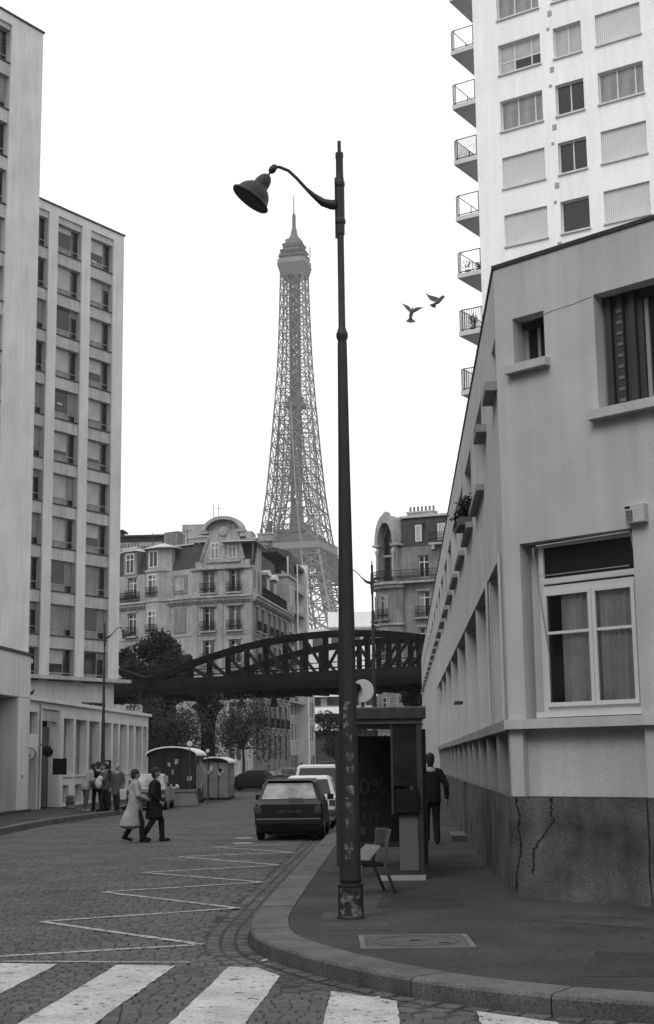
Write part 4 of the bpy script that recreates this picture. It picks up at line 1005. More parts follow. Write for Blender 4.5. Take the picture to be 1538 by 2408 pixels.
for ad in (150,170,190,210,230,250,270):
    railing(RH,radial(ad,rr+.35),-.44,.44,0,17.45,1.0,.15)
FA=Frame(tuple(FR_.pt(-1.7,-.75))[:2],128)
q=MB(); q.box(0,.36,-.1,1.6,17.45,20.8); q.box(1.74,2.1,-.1,1.6,17.45,20.8); q.box(.36,1.74,.9,1.6,17.45,20.8); q.build('pavilion_pier','stone',RH,FA)
q=MB(); q.box(-.3,.45,-.35,1.7,20.8,21.0); q.box(1.65,2.5,-.35,1.7,20.8,21.0); q.build('pavilion_cornice','stone',RH,FA)
q=MB(); cxa=1.05
f_=lambda r,t:(cxa-r*cos(t),21.0+r*2.4*sin(t))
for k in range(18):
    t0,t1=pi*k/18,pi*(k+1)/18
    q.prismy([f_(.82,t0),f_(1.14,t0),f_(1.14,t1),f_(.82,t1)],-.3,1.7)
q.build('arched_roof','stone',RH,FA)
q=MB()
for k in range(18):
    t0,t1=pi*k/18,pi*(k+1)/18
    q.prismy([f_(.62,t0),f_(.74,t0),f_(.74,t1),f_(.62,t1)],.45,.6)
q.build('inner_arch','stone2',RH,FA)
q=MB(); q.prismy([f_(.82,pi*k/16) for k in range(17)]+[(1.74,20.8),(1.74,17.5),(.36,17.5),(.36,20.8)],.65,.72); q.build('arch_glazing','dglass',RH,FA)
q=MB(); q.box(.4,1.7,.45,.56,19.9,20.1); q.build('transom_bar','stone',RH,FA)
q=MB(); q.lathe([(0,-.1),(.3,-.1),(.36,.2),(.2,.4),(0,.42)],10,c=(cxa,.1,23.6)); q.build('keystone','stone',RH,FA)
for x in (.18,1.92):
    q=MB(); q.cone((x,-.25,17.9),(x,-.25,20.2),.15,.12,10); q.lathe([(0,0),(.2,0),(.22,.3),(0,.6)],10,c=(x,-.2,20.1)); q.build('pavilion_column','stone',RH,FA)
FRW=Frame(tuple(FR_.pt(1.1,-1.55))[:2],112)
ops=[(x,x+1.0,z,z+h) for z,h in floors[:-1] for x in (1.3,3.9,6.9,9.9)]
MB().wall(-.6,14,0,17.4,ops,0,.35).build('wall','stone2',RH,FRW)
for z,h in floors[:-1]:
    for x in (1.3,3.9,6.9,9.9): french(RH,FRW,x,z,1.0,h,0,balc=(z>13 or 4<z<6))
MB().box(-1,14,-.6,-.003,17.25,17.45).build('main_cornice','stone',RH,FRW); railing(RH,FRW,-.6,13.5,-.5,17.45,1.0,.15)
for j_,(xa,xb) in enumerate(((-.5,1.15),(2.5,3.75),(5.1,6.75),(8.1,9.75))):
    for k in range(24):
        z=1.0+.48*k
        if z<13.0: boxpart('stone_block',RH,FRW,xa,xb,-.05,-.002,z,z+.43,'stone2')
MB().box(-.6,14,1,10,0,17.3).build('core','interior',RH,FRW)
q=MB(); q.wall(-.6,14,17.45,20.6,[(x,x+1.0,17.8,19.8) for x in (1.2,3.2,5.6)],.5,.3); q.build('attic_wall','stone2',RH,FRW)
for x in (1.2,3.2,5.6): window(RH,FRW,x,.7,17.8,1.0,2.0,(.5,),(.7,),frame='wframe',panes='dglass',fw=.08)
MB().box(2.4,8,-.1,.7,20.6,20.8).build('attic_balcony','stone',RH,FRW); railing(RH,FRW,2.4,8,-.05,20.8,.9,.15)
for x in (2.6,4.4,6.2): MB().box(x,x+.3,-.05,.49,20.2,20.6).build('console','stone',RH,FRW)
q=MB(); q.add([(-.6,.6,20.6),(14,.6,20.6),(14,1.5,23.4),(-.6,1.5,23.4)],[(0,1,2,3)]); q.quad((-.6,.6,20.6),(-.6,1.5,23.4),(-.6,8,23.4),(-.6,8,20.6)); q.build('mansard_slope','slate',RH,FRW)
MB().box(-.8,14,1.25,8,23.4,23.6).build('roof_edge','zinc',RH,FRW)
for x,w in ((.9,.6),(3.0,.75),(4.1,.75),(6.0,.8)):
    boxpart('dormer',RH,FRW,x-.12,x+w+.12,.78,1.6,21.0,22.8,'slate'); window(RH,FRW,x,.72,21.1,w,1.5,(),(),frame='wframe',panes='blind',fw=.09)
chimney(RH,FRW,-.4,2.4,23.6,2.6,.9,.45,7); chimney(RH,FRW,6.6,2.0,23.6,3.0,1.0,.9,5); chimney(RH,FRW,4.8,2.0,23.6,.5,.5,.5,1)

# ================================================================== LATTICE TOWER
tw=root('lattice_tower',(-16.6,755,0),'very tall wrought iron lattice tower rising above the rooftops','tower',rotz=radians(-16))
TS=[(57,64),(85,47),(100,40.5),(113,34.5),(120,31.8),(145,25.8),(170,21.8),(196,18.2),(221,15.3),(247,13.6),(273,12.4)]
def side(z):
    for (a,sa),(b_,sb) in zip(TS,TS[1:]):
        if a<=z<=b_: return sa+(sb-sa)*(z-a)/(b_-a)
    return TS[-1][1]
def legw(z): return min(side(z)/2, 15-(z-57)*.1 if z<115 else 9.2)
def lattice_panel(q,A0,A1,B0,B1,w,m_mid=False):
    q.bar(A0,B1,w);q.bar(B0,A1,w);q.bar(A1,B1,w)
def L4(sx,sy,z):   # four chords of one leg
    s_=side(z)/2; lw_=legw(z); return [(sx*s_,sy*s_,z),(sx*(s_-lw_),sy*s_,z),(sx*(s_-lw_),sy*(s_-lw_),z),(sx*s_,sy*(s_-lw_),z)]
zs=[57,66,75,84,92,98,104,110,118]
zs2=[118,127,136,145,154,163,172,180,188,196,204,212,220,228,236,244,251,258,265,272]
for sx,sy in ((1,1),(1,-1),(-1,-1),(-1,1)):
    q=MB()
    for a,b_ in list(zip(zs,zs[1:]))+list(zip(zs2,zs2[1:])):
        P=L4(sx,sy,a);Q=L4(sx,sy,b_)
        cw=1.1 if b_<119 else .70 if b_<200 else .58
        for p,r_ in zip(P,Q): q.bar(p,r_,cw)
        for i in range(4):
            j=(i+1)%4; lattice_panel(q,P[i],Q[i],P[j],Q[j],.55 if b_<119 else .34)
            if b_<115:
                mid=lambda u,v:tuple((u[k]+v[k])/2 for k in range(3)); q.bar(mid(P[i],P[j]),mid(Q[i],Q[j]),.5)
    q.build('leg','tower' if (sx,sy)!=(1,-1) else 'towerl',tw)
q=MB()
for a,b_ in zip(zs2,zs2[1:]):
    s_=side(b_)/2
    g_=s_-legw(b_)
    for e in (-1,1):
        q.bar((-s_,e*s_,b_),(s_,e*s_,b_),.5); q.bar((e*s_,-s_,b_),(e*s_,s_,b_),.5)
        if g_>1.0:
            q.bar((-g_,e*s_,a),(g_,e*s_,b_),.4); q.bar((g_,e*s_,a),(-g_,e*s_,b_),.4); q.bar((e*s_,-g_,a),(e*s_,g_,b_),.4); q.bar((e*s_,g_,a),(e*s_,-g_,b_),.4)
q.build('cross_bracing','tower',tw,kind='stuff')
q=MB()
for a in range(118,273,5):
    for x in (-2.3,2.3):
        for y in (-2.3,2.3): q.bar((x,y,a),(x,y,a+5),.55)
    for x0,y0,x1_,y1_ in ((-2.3,-2.3,2.3,-2.3),(2.3,-2.3,2.3,2.3),(2.3,2.3,-2.3,2.3),(-2.3,2.3,-2.3,-2.3)):
        q.bar((x0,y0,a),(x1_,y1_,a+5),.4); q.bar((x1_,y1_,a),(x0,y0,a+5),.4); q.bar((x0,y0,a),(x1_,y1_,a),.7)
q.box(-2.6,2.6,-2.6,2.6,125,140); q.box(-1.5,1.5,-1.5,1.5,150,160); q.box(-1.0,1.0,-1.0,1.0,200,214); q.box(-1.0,1.0,-1.0,1.0,240,246)
q.build('lift_shaft','tower',tw)
q=MB(); q.box(-5,5,-5,5,194.5,197.5); q.box(-3.6,3.6,-3.6,3.6,198,200.5); q.build('intermediate_platform','tower',tw)
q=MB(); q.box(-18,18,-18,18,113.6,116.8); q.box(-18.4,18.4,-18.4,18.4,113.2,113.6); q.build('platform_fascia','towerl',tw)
q=MB(); q.taper((-16.6,16.6,-16.6,16.6),(-17.8,17.8,-17.8,17.8),108.2,113.2)
for k in range(25):
    t=-17.4+k*1.45
    for e in (-1,1): q.bar((t,e*16.75,108.4),(t,e*18.1,113.2),.35); q.bar((e*16.75,t,108.4),(e*18.1,t,113.2),.35)
q.build('platform_brackets','tower',tw,kind='stuff')
q=MB()
for k in range(37):
    t=-18+k
    for e in (-1,1): q.bar((t,e*18,116.8),(t,e*18,118.2),.18); q.bar((e*18,t,116.8),(e*18,t,118.2),.18)
for e in (-1,1): q.bar((-18,e*18,118.2),(18,e*18,118.2),.25); q.bar((e*18,-18,118.2),(e*18,18,118.2),.25)
q.build('platform_railing','tower',tw)
q=MB(); q.box(-13,13,-13,13,116.8,122.3); q.box(-11,11,-11,11,122.3,123.4); q.box(-5,-1,-6,6,123.4,126); q.box(3,9.5,-9,-3,123.4,127.5); q.box(-9,9,-12.5,-11,123.3,124.6); q.build('pavilion','tower',tw)
q=MB(); 
for e in (-1,1):
    for z in (97.6,103.6):
        s_=side(z)/2; q.bar((-s_,e*s_,z),(s_,e*s_,z),1.0); q.bar((e*s_,-s_,z),(e*s_,s_,z),1.0)
    s_=side(100.5)/2
    for k in range(18):
        a=-s_+k*2*s_/18; b_=a+2*s_/18
        for (z0,z1) in ((97.6,103.6),(103.6,97.6)): q.bar((a,e*s_,z0),(b_,e*s_,z1),.35); q.bar((e*s_,a,z0),(e*s_,b_,z1),.35)
    for (za,zb) in ((103.6,110),):
        s_=side(107)/2
        for k in range(8):
            a=-s_+k*2*s_/8; b_=a+2*s_/8; q.bar((a,e*s_,za),(b_,e*s_,zb),.5); q.bar((b_,e*s_,za),(a,e*s_,zb),.5); q.bar((e*s_,a,za),(e*s_,b_,zb),.5); q.bar((e*s_,b_,za),(e*s_,a,zb),.5)
q.build('girder_band','tower',tw,kind='stuff')
# summit
q=MB(); q.taper((-6.2,6.2,-6.2,6.2),(-7.9,7.9,-7.9,7.9),270,276.8); q.build('gallery_corbel','tower',tw)
q=MB(); o8=lambda r,c_:[(r,-r+c_),(r,r-c_),(r-c_,r),(-r+c_,r),(-r,r-c_),(-r,-r+c_),(-r+c_,-r),(r-c_,-r)]
q.prism(o8(8.05,1.8),276.8,279.6); q.build('gallery_fascia','towerl',tw)
q=MB(); q.prism(o8(7.6,1.6),281.3,282.0); q.prism(o8(6.3,1.6),282,284.6); q.prism(o8(7.0,1.6),284.6,285.2); q.prism(o8(5.4,1.4),285.2,288.4); q.prism(o8(5.9,1.4),288.4,289); q.prism(o8(4.3,1.2),289,292); q.cone((0,0,292),(0,0,297),3.6,1.4,10); q.build('summit_cabin','tower',tw); q=MB(); q.prism(o8(6.9,1.6),279.6,281.3); q.prism(o8(6.35,1.6),282.6,283.9); q.prism(o8(5.45,1.4),286.3,287.5); q.build('cabin_glazing','bridge2',tw)
q=MB()
rnd=random.Random(4)
for k in range(26):
    a=2*pi*k/26; r_=rnd.uniform(6,8.2); z=rnd.choice((279.8,283,286)); q.bar((r_*cos(a),r_*sin(a),z),(r_*cos(a),r_*sin(a),z+rnd.uniform(1.5,4.5)),.28); q.bar((r_*.7*cos(a),r_*.7*sin(a),z+1),(r_*cos(a),r_*sin(a),z+1),.25)
q.bar((8,0,281),(9.3,0,281),.4); q.bar((9.3,0,281),(9.3,0,287),.4); q.bar((-8,-3,284),(-6,-3,284.2),.6)
q.build('aerial_array','tower',tw,kind='stuff')
q=MB(); q.cone((0,0,296),(0,0,299),2.0,1.5,8)
for k in range(6): q.cone((0,0,298.5+1.5*k),(0,0,299.7+1.5*k),1.15,1.0,8)
q.cone((0,0,297),(0,0,308),.8,.75,8); q.cone((0,0,308),(0,0,318.8),.35,.25,6); q.build('mast','tower',tw)
# ================================================================== STREET LAMPS
LX,LY=0.20,15.54
def px(zs): return zs
lp=root('street_lamp',(LX,LY,.14),'nearest and largest dark street lamp with torn paper on its column','street lamp','swan neck street lamps')
q=MB(); q.lathe([(.150,0),(.150,.02),(.138,.04),(.136,.33),(.142,.34),(.142,.365),(.118,.37)],28); q.build('base_sleeve','pole',lp,smooth=False)
q=MB(); q.lathe([(.118,.36),(.116,.42),(.091,3.0),(.067,4.92),(.054,6.38),(.050,6.42),(.066,6.45),(.068,6.50),(.055,6.53),(.0405,6.58),(.0385,7.80),(.038,8.28)],28); q.build('column','pole',lp,smooth=True)
q=MB(); q.lathe([(.05,7.70),(.05,7.82),(.062,7.84),(.062,7.88),(.053,7.90),(.053,8.28),(.060,8.30),(.060,8.34),(.052,8.36),(.044,8.42),(.043,8.63),(.048,8.66),(.047,8.71),(.022,8.73),(.021,8.86),(.0,8.87)],24); q.build('bracket_sleeve','pole',lp)
q=MB(); q.box(-.062,-.03,-.02,.02,7.66,8.40); q.build('cable_cover','pole',lp)
arm=[(-.04,0,8.07),(-.10,0,8.07),(-.20,0,8.10),(-.31,0,8.19),(-.40,0,8.28),(-.50,0,8.40),(-.60,0,8.50),(-.70,0,8.545),(-.77,0,8.55),(-.81,0,8.52)]
q=MB(); q.tube(arm,[.060,.058,.048,.030,.020,.019,.019,.019,.020,.024],12); q.build('arm','pole',lp,smooth=True)
hd=MB(); ax=Vector((.585,0,.81)); c0=Vector((-1.06,0,8.14))
hd.lathe([(.20,.0),(.238,.0),(.25,.015),(.246,.03),(.215,.04),(.205,.08),(.180,.14),(.135,.19),(.098,.215),(.094,.225),(.092,.27),(.075,.33),(.045,.37),(.012,.385),(.012,.41),(.036,.43),(.044,.47),(.036,.51),(.02,.53),(.0,.54)],26,c=c0,ax=ax)
hd.build('lamp_head','pole',lp,smooth=True)
q=MB(); q.lathe([(0,.005),(.2,.005),(.2,.012),(0,.012)],20,c=c0,ax=ax); q.build('reflector','gframe',lp)
# torn paper wrapped round the column (camera side and left)
def shell(z0,z1,a0,a1,r0,r1,n=14):
    b=MB(); m=10
    for i in range(n):
        for j in range(m):
            def P(u,w):
                a=radians(a0+(a1-a0)*u); z=z0+(z1-z0)*w; r_=r0+(r1-r0)*w; return (r_*cos(a),r_*sin(a),z)
            b.quad(P(i/n,j/m),P((i+1)/n,j/m),P((i+1)/n,(j+1)/m),P(i/n,(j+1)/m))
    return b
mat('poster_scraps',.15,rough=.9,var=.5,scale=14.,fine=.4,fscale=50,wear=.50); M['scraps']=MATS['poster_scraps']
for (z0,z1,a0,a1) in ((1.85,2.30,240,290),(1.45,1.75,255,300),(.95,1.4,240,300),(.62,.82,240,285),(.03,.32,215,325)):
    r0=.118-(z0)*.0093+.003 if z0>.35 else .142; r1=.118-(z1)*.0093+.003 if z0>.35 else .140
    shell(z0,z1,a0,a1,r0,r1).build('torn_paper','scraps',lp)
l2=tree_copy(lp,(1.62,51,.14),0,'further street lamp rising beyond the bus shelter on the right pavement')
l3=tree_copy(lp,(-8.62,54,.14),pi,'left street lamp standing among the waiting people before the low wing',scale=.80)

# ================================================================== BUS SHELTER
bs=root('bus_shelter',(.70,22.2,.14),'dark glazed bus shelter with an advert panel behind the near street lamp','bus shelter')
MB().box(-.55,.68,-1.85,1.9,2.24,2.42).build('roof','iron',bs,bevel=.02)
MB().box(-.50,.62,-1.80,1.85,2.18,2.239).build('ceiling','panel',bs)
for x,y in ((-.45,-1.5),(.58,-1.75),(.58,1.7),(-.45,1.7)): MB().box(x-.035,x+.035,y-.035,y+.035,0,2.18).build('post','iron',bs)
MB().box(.27,.54,-1.79,-1.72,.12,.90).build('grey_panel','panel',bs,bevel=.01)
MB().box(.22,.56,-1.86,-1.70,.91,1.25).build('black_box','blackm',bs,bevel=.02)
MB().box(.20,.54,-1.76,-1.74,1.3,2.17).build('end_glass','ad',bs)
q=MB(); q.box(.17,.20,-1.78,-1.72,.9,2.17); q.box(.54,.555,-1.78,-1.72,1.25,2.17); q.build('glass_frame','dframe',bs)
MB().box(-.02,.62,-1.9,-1.55,.0,.045).build('base_plate','panel',bs); MB().box(-.02,.62,-1.92,-1.90,.0,.07).build('metal_edge','alu',bs)
MB().box(.60,.68,-1.7,1.75,.2,2.1).build('back_glass','ad',bs)
boxp=MB().box(-.55,.50,.75,.85,.38,2.0).build('advert_panel','ad',bs)
q=MB(); q.box(-.62,-.55,.72,.88,.0,2.05); q.box(.5,.56,.72,.88,.0,2.05); q.box(-.55,.5,.72,.88,1.96,2.05); q.box(-.55,.5,.72,.88,.30,.38); q.build('advert_frame','iron',bs)
for txt,sz,x,z in (('0%',.36,.02,1.13),('de RC',.12,-.02,.96),('UT',.22,.0,.70)):
    inst('advert_lettering',text_mesh(txt,sz,'advert_lettering','adtext'),bs,None,(x-.05,.742,z))
for x,z,w,h in ((-.25,.5,.1,.12),(.08,.46,.14,.16)): MB().box(x,x+w,.742,.748,z,z+h).build('advert_picture','adtext',bs)
MB().box(-.3,.45,1.0,1.4,.42,.47).build('bench_seat','dframe',bs)
# waste/litter: round white sign beyond the shelter
rs=root('round_sign',(.62,26.3,.14),'large round white disc sign with a dark hub seen above the bus shelter roof','sign')
q=MB(); q.lathe([(0,-.015),(.21,-.015),(.215,0),(.21,.015),(0,.015)],32,c=(0,0,2.94),ax=(.25,1,0)); q.build('disc','disc',rs)
q=MB(); q.lathe([(0,-.06),(.07,-.05),(.08,-.01),(0,-.01)],16,c=(-.10,-.02,3.0),ax=(.25,1,0)); q.bar((-.1,-.03,3.0),(-.12,-.03,2.7),.03); q.build('hub','blackm',rs)
MB().cone((0,.05,0),(0,.05,3.1),.03,.03,10).build('post','dframe',rs)
# tubular chair beside the lamp post
ch=root('chair',(.50,18.45,.14),'battered tubular chair with a pale backrest left beside the near lamp post','chair',rotz=radians(20))
q=MB(); q.box(-.22,.12,-.20,.20,.34,.385); q.build('seat','blackm',ch,bevel=.01)
q=MB(); q.add([(-.16,.17,.42),(-.10,-.19,.42),(.06,-.19,.58),(.0,.17,.58),(-.15,.20,.43),(-.09,-.16,.43),(.07,-.16,.60),(.01,.20,.60)],[(0,1,2,3),(4,5,6,7),(0,1,5,4),(1,2,6,5),(2,3,7,6),(3,0,4,7)]); q.build('cushion','canvas',ch)
for y in (-.19,.19):
    MB().tube([(.20,y,.80),(.15,y,.62),(.11,y,.38),(.14,y,.28),(.26,y,.0)],.021,8).build('leg','ironcover',ch,smooth=True)
    MB().tube([(-.2,y,.36),(-.22,y,.0)],.019,8).build('leg','dframe',ch,smooth=True)
MB().box(.14,.185,-.2,.2,.60,.80).build('backrest','ironcover',ch,bevel=.01)
# parking meter
pm=root('parking_machine',(-8.32,53.1,.14),'dark upright parking machine with a white letter P on top','parking machine')
MB().box(-.16,.16,-.12,.12,0,1.45).build('body','blackm',pm,bevel=.02); MB().box(-.15,.15,-.10,.10,1.47,1.82).build('head','black',pm,bevel=.02)
inst('letter',text_mesh('P',.30,'letter','disc'),pm,None,(0,-.106,1.54))
# round white signs by the kiosks
for k,(x,y,z,r_,lab) in enumerate(((-6.02,61,2.62,.12,'larger round white sign on a post above the dark kiosk roof'),(-5.35,62.2,2.32,.08,'small round white sign on a post above the kiosk roof end'))):
    s_=root('post_sign',(x,y,0),lab,'sign'); q=MB(); q.lathe([(0,-.01),(r_,-.01),(r_,.01),(0,.01)],20,c=(0,0,z),ax=(0,1,0)); q.build('disc','disc',s_); MB().cone((0,.03,0),(0,.03,z),.02,.02,8).build('post','dframe',s_)
q=MB(); q.box(-.22,.22,-.02,.02,0,.30); q.box(-.22,.22,-.02,.02,-.27,-.03)
ss=root('street_sign',(-10.5,150,5.0),'small pale double sign plate hanging in front of the far shopfronts','sign'); 
MB().box(-.9,.9,-.05,.05,.1,1.0).build('plate','stone',ss); MB().box(-.9,.9,-.05,.05,-1.0,-.05).build('plate','stone',ss); MB().cone((0,.1,-5.),(0,.1,1.0),.06,.06,8).build('post','dframe',ss)
# ================================================================== KIOSKS AND STALL
def kiosk(x0,x1,y0,y1,z,rise,lab,npost,bm='kiosk'):
    k_=root('market_kiosk',((x0+x1)/2,y0,0),lab,'kiosk'); w=(x1-x0)/2; d=y1-y0
    MB().box(-w,w,0,d,.12,z).build('body',bm,k_); MB().box(-w-.03,w+.03,-.03,d+.03,0,.12).build('plinth','blackm',k_)
    n=14; out=[(-w*1.12*cos(pi*i/n),z-.06+rise*sin(pi*i/n)) for i in range(n+1)]; inn=[(-w*1.09*cos(pi*i/n),z-.10+(rise-.02)*sin(pi*i/n)) for i in range(n+1)]
    q=MB()
    for i in range(n): q.prismy([inn[i],out[i],out[i+1],inn[i+1]],-.22,d+.3)
    q.build('curved_roof','kroof',k_)
    q=MB(); q.prismy([(-w*1.05*cos(pi*i/n),z-.03+(rise-.06)*sin(pi*i/n)) for i in range(n+1)],-.02,d); q.build('gable','kiosk',k_)
    r=random.Random(npost)
    for i in range(npost):
        a=r.uniform(-w*.8,w*.7); b_=r.uniform(1.0,z-.4); ww,hh=r.uniform(.1,.22),r.uniform(.12,.35); MB().box(a,a+ww,-.045,-.031,b_,b_+hh).build('poster','poster',k_)
    for i in range(5):
        a=.3+i*d/5.5; MB().box(w+.031,w+.045,a,a+d/8,.5+r.uniform(0,.3),z-.3-r.uniform(0,.3)).build('poster','poster',k_)
    for x in (-w*.33,w*.33): MB().box(x-.015,x+.015,-.03,-.004,.12,z).build('door_seam','blackm',k_)
    return k_
kiosk(-8.05,-5.98,63,67.3,2.2,.40,'dark market kiosk with a wide curved pale edged roof beside the low wing',7)
kiosk(-6.45,-5.02,70,74.5,1.85,.30,'smaller poster covered kiosk with a curved bright roof',6,'canvas')
sk=root('rubbish_skip',(-6.35,61.0,0),'grey sloping sided skip full of bags in front of the dark kiosk','skip')
q=MB(); q.taper((-.62,.70,-.5,.5),(-.62,.58,-.5,.5),.02,.62); q.build('body','canvas',sk); MB().box(-.66,.62,-.54,.54,.60,.68).build('rim','panel',sk)
q=MB(); q.lathe([(0,0),(.2,.03),(.27,.12),(.2,.24),(0,.28)],12,c=(-.35,0,.66)); q.lathe([(0,0),(.2,.03),(.22,.1),(.1,.17),(0,.18)],12,c=(-.72,-.1,.5)); q.build('full_bag','bag',sk,smooth=True)

# ================================================================== CARS
def car(loc,rotz,L,W,H,paint,lab,belt=.88,wind=(.10,.55),hood=True,van=False,name='parked_car',rearglass='carglass',plate=None,group='cars parked along the kerb'):
    """x across, y forward, the tail at y=0"""
    r=root(name,(loc[0],loc[1],0),lab,'van' if van else 'car',group,rotz=rotz); w=W/2
    y1,y2=wind; hoody=L*.70 if not van else L*.80; wsy=hoody-.75 if not van else hoody-.6
    S_=[(0.0,.30,w*.90,w*.93,belt-.06,belt-.02,w*.80),(.06,.22,w*.97,w*.985,belt,belt+.02,w*.86),(y1,.2,w*.98,w,belt,belt+.05,w*.87),(y2,.2,w,w,belt,H-.04,w*.72),(y2+.18,.2,w,w,belt,H,w*.74),
        (wsy-.25,.2,w,w,belt,H-.01,w*.74),(wsy,.2,w,w,belt,H-.06,w*.72),(hoody,.2,w,w*.99,belt-.01,belt+.06,w*.84),(L-.35,.2,w*.97,w*.96,belt-.10,belt-.07,w*.8),(L-.05,.26,w*.92,w*.9,belt-.22,belt-.18,w*.75),(L,.32,w*.86,w*.84,belt-.3,belt-.26,w*.7)]
    vs=[];m=10
    for (y,zb,wb,wl,zl,zt,wt_) in S_:
        half=[(wb*.88,zb),(wb,zb+.16),(wl,(zb+zl)/2+.05),(wl*.975,zl),(wt_+(.03 if zt>belt+.2 else 0),zt-.07 if zt>belt+.2 else zt-.01)]
        top=(wt_*.86,zt)
        right=half[:4]+[half[4]]; pts=[(x,y,z) for x,z in right]+[(top[0],y,top[1])]; pts+= [(-x,yy,z) for x,yy,z in reversed(pts)]
        vs+=pts; m=len(pts)
    n=len(S_); fs=[tuple(range(m))[::-1],tuple(range((n-1)*m,n*m))]
    for a in range(n-1):
        for k in range(m): fs.append((a*m+k,a*m+(k+1)%m,(a+1)*m+(k+1)%m,(a+1)*m+k))
    b=MB(); b.add(vs,fs); body=b.build('body',paint,r,bevel=.015)
    e=.012
    # rear window, windscreen, side windows
    def P(st,k): return Vector(vs[st*m+k])
    def glass(nm,pts,mt,nrm):
        q=MB(); nn=Vector(nrm).normalized(); a=[Vector(p)+nn*.003 for p in pts]; c_=[Vector(p)+nn*e for p in pts]; k=len(a)
        q.add(a+c_,[tuple(range(k)),tuple(range(k,2*k))]+[(i,(i+1)%k,k+(i+1)%k,k+i) for i in range(k)]); return q.build(nm,mt,r)
    def lerp(a,c_,t): return Vector(a)+(Vector(c_)-Vector(a))*t
    bl,br_=P(2,m-5-1),P(2,5); zt2=P(3,5)
    RB=Vector((w*.80,y1+(.02),belt+.06)); RT=Vector((w*.62,y2-.03,H-.09)); 
    d=Vector((0,y2-y1,H-.04-(belt+.05))); nr=Vector((0,-d.z,d.y)).normalized()
    surf=lambda z:y1+(y2-y1)*(z-(belt+.05))/(H-.04-belt-.05)
    za,zb_=belt+.08,H-.11
    glass('rear_window',[(-w*.80,surf(za),za),(w*.80,surf(za),za),(w*.66,surf(zb_),zb_),(-w*.66,surf(zb_),zb_)],rearglass,nr)
    MB().box(-w*.02,w*.42,surf(za)-.05,surf(za)-.03,za+.02,za+.035).build('rear_wiper','blackm',r)
    for s in (-1,1):
        if van: break
        xs=lambda z:s*(w*.975+(w*.75-w*.975)*(z-belt)/(H-.11-belt)+.004)
        for ya,yb,yc,yd in ((y2+.12,y2+.95,y2+.95,y2+.28),(y2+1.0,wsy+.22,wsy-.25,y2+1.0)):
            z0,z1=belt+.05,H-.14
            pts=[(xs(z0),ya,z0),(xs(z0),yb,z0),(xs(z1),yc,z1),(xs(z1),yd,z1)]
            glass('side_window',pts,'dglass',(s,0,.35))
    # windscreen
    surf2=lambda z:wsy+(hoody-wsy)*(H-.06-z)/(H-.06-belt-.06)
    z0,z1=belt+.10,H-.12; glass('windscreen',[(-w*.78,surf2(z0),z0),(w*.78,surf2(z0),z0),(w*.66,surf2(z1),z1),(-w*.66,surf2(z1),z1)],'dglass',(0,.6,.6))
    q=MB(); q.box(-w*.97,w*.97,-.09,.05,.36,.52); q.build('rear_bumper','black' if paint!='whitecar' else 'dframe',r,bevel=.03)
    q=MB(); q.box(-w*.9,w*.9,L-.06,L+.07,.34,.5); q.build('front_bumper','black',r,bevel=.03)
    for s in (-1,1): MB().box(s*w*.88-.11,s*w*.88+.07 if s<0 else s*w*.88+.05,-.012,.05,belt-.24,belt-.08).build('tail_light','dframe',r,bevel=.01)
    MB().box(-.26,.26,-.022,-.004 if True else 0,belt-.26,belt-.14).build('number_plate','plate' if paint=='black' else 'dframe',r)
    if plate: inst('plate_lettering',text_mesh(plate,.115,'plate_lettering','ironcover',.002),r,None,(0,-.026,belt-.24))
    for s in (-1,1):
        for y in (.62,L-.72):
            q=MB(); q.lathe([(0,-.085),(.22,-.085),(.28,-.07),(.285,.0),(.28,.07),(.22,.085),(0,.085)],22,c=(s*(w-.10),y,.285),ax=(1,0,0)); wh=q.build('wheel','rubber',r)
            q=MB(); q.lathe([(0,0),(.17,0),(.18,.01),(0,.02)],16,c=(s*(w-.005),y,.285),ax=(s,0,0)); inst('rim',q.mesh('rim','gframe'),wh)
        q=MB(); q.box(s*w if s>0 else -w-.16,w+.16 if s>0 else -w,wsy+.1,wsy+.2,belt+.02,belt+.15); q.build('door_mirror','blackm',r,bevel=.02)
        q=MB()
        for y in (y2+.98,): q.box(s*(w+.002)-.004,s*(w+.002)+.004,y-.006,y+.006,.3,belt)
        q.build('door_seam','blackm',r)
    q=MB(); q.box(-w*.8,w*.8,.2,L-.3,.16,.3); q.build('underbody','blackm',r)
    return r
hatch=car((-.98,33.2),radians(-2.6),3.75,1.60,1.40,'black','dark hatchback seen from behind nearest the camera at the right kerb',belt=.86,plate='1079 HH 75')
q=MB(); q.box(-.62,.62,.42,.62,1.385,1.41); q.build('roof_spoiler','black',hatch,bevel=.01)
car((-.62,38.7),radians(-2.6),3.6,1.56,1.42,'whitecar','pale hatchback parked between the dark hatchback and the white van',belt=.85,rearglass='dglass')
van=car((-.42,45.2),radians(-2.6),4.1,1.68,1.70,'whitecar','boxy white van with a dark rear window at the right kerb',belt=.92,wind=(.04,.22),van=True,rearglass='dglass')
q=MB(); q.box(.15,.62,.5,2.3,1.72,1.76)
for k in range(6): q.bar((.1,.6+.3*k,1.76),(.66,.6+.3*k,1.80),.04)
q.build('roof_rack','dframe',van)
car((-7.2,55.8),radians(0),3.7,1.55,1.40,'greycar','grey car parked behind the crossing couple near the skip',belt=.85,group='cars parked on the left')
car((-3.2,90),radians(62),4.1,1.6,1.36,'black','dark car standing in the street beneath the viaduct',group='cars beyond the viaduct')
car((-2.9,104),radians(10),4.0,1.6,1.36,'greycar','pale car glinting just beyond the dark car under the viaduct',group='cars beyond the viaduct')

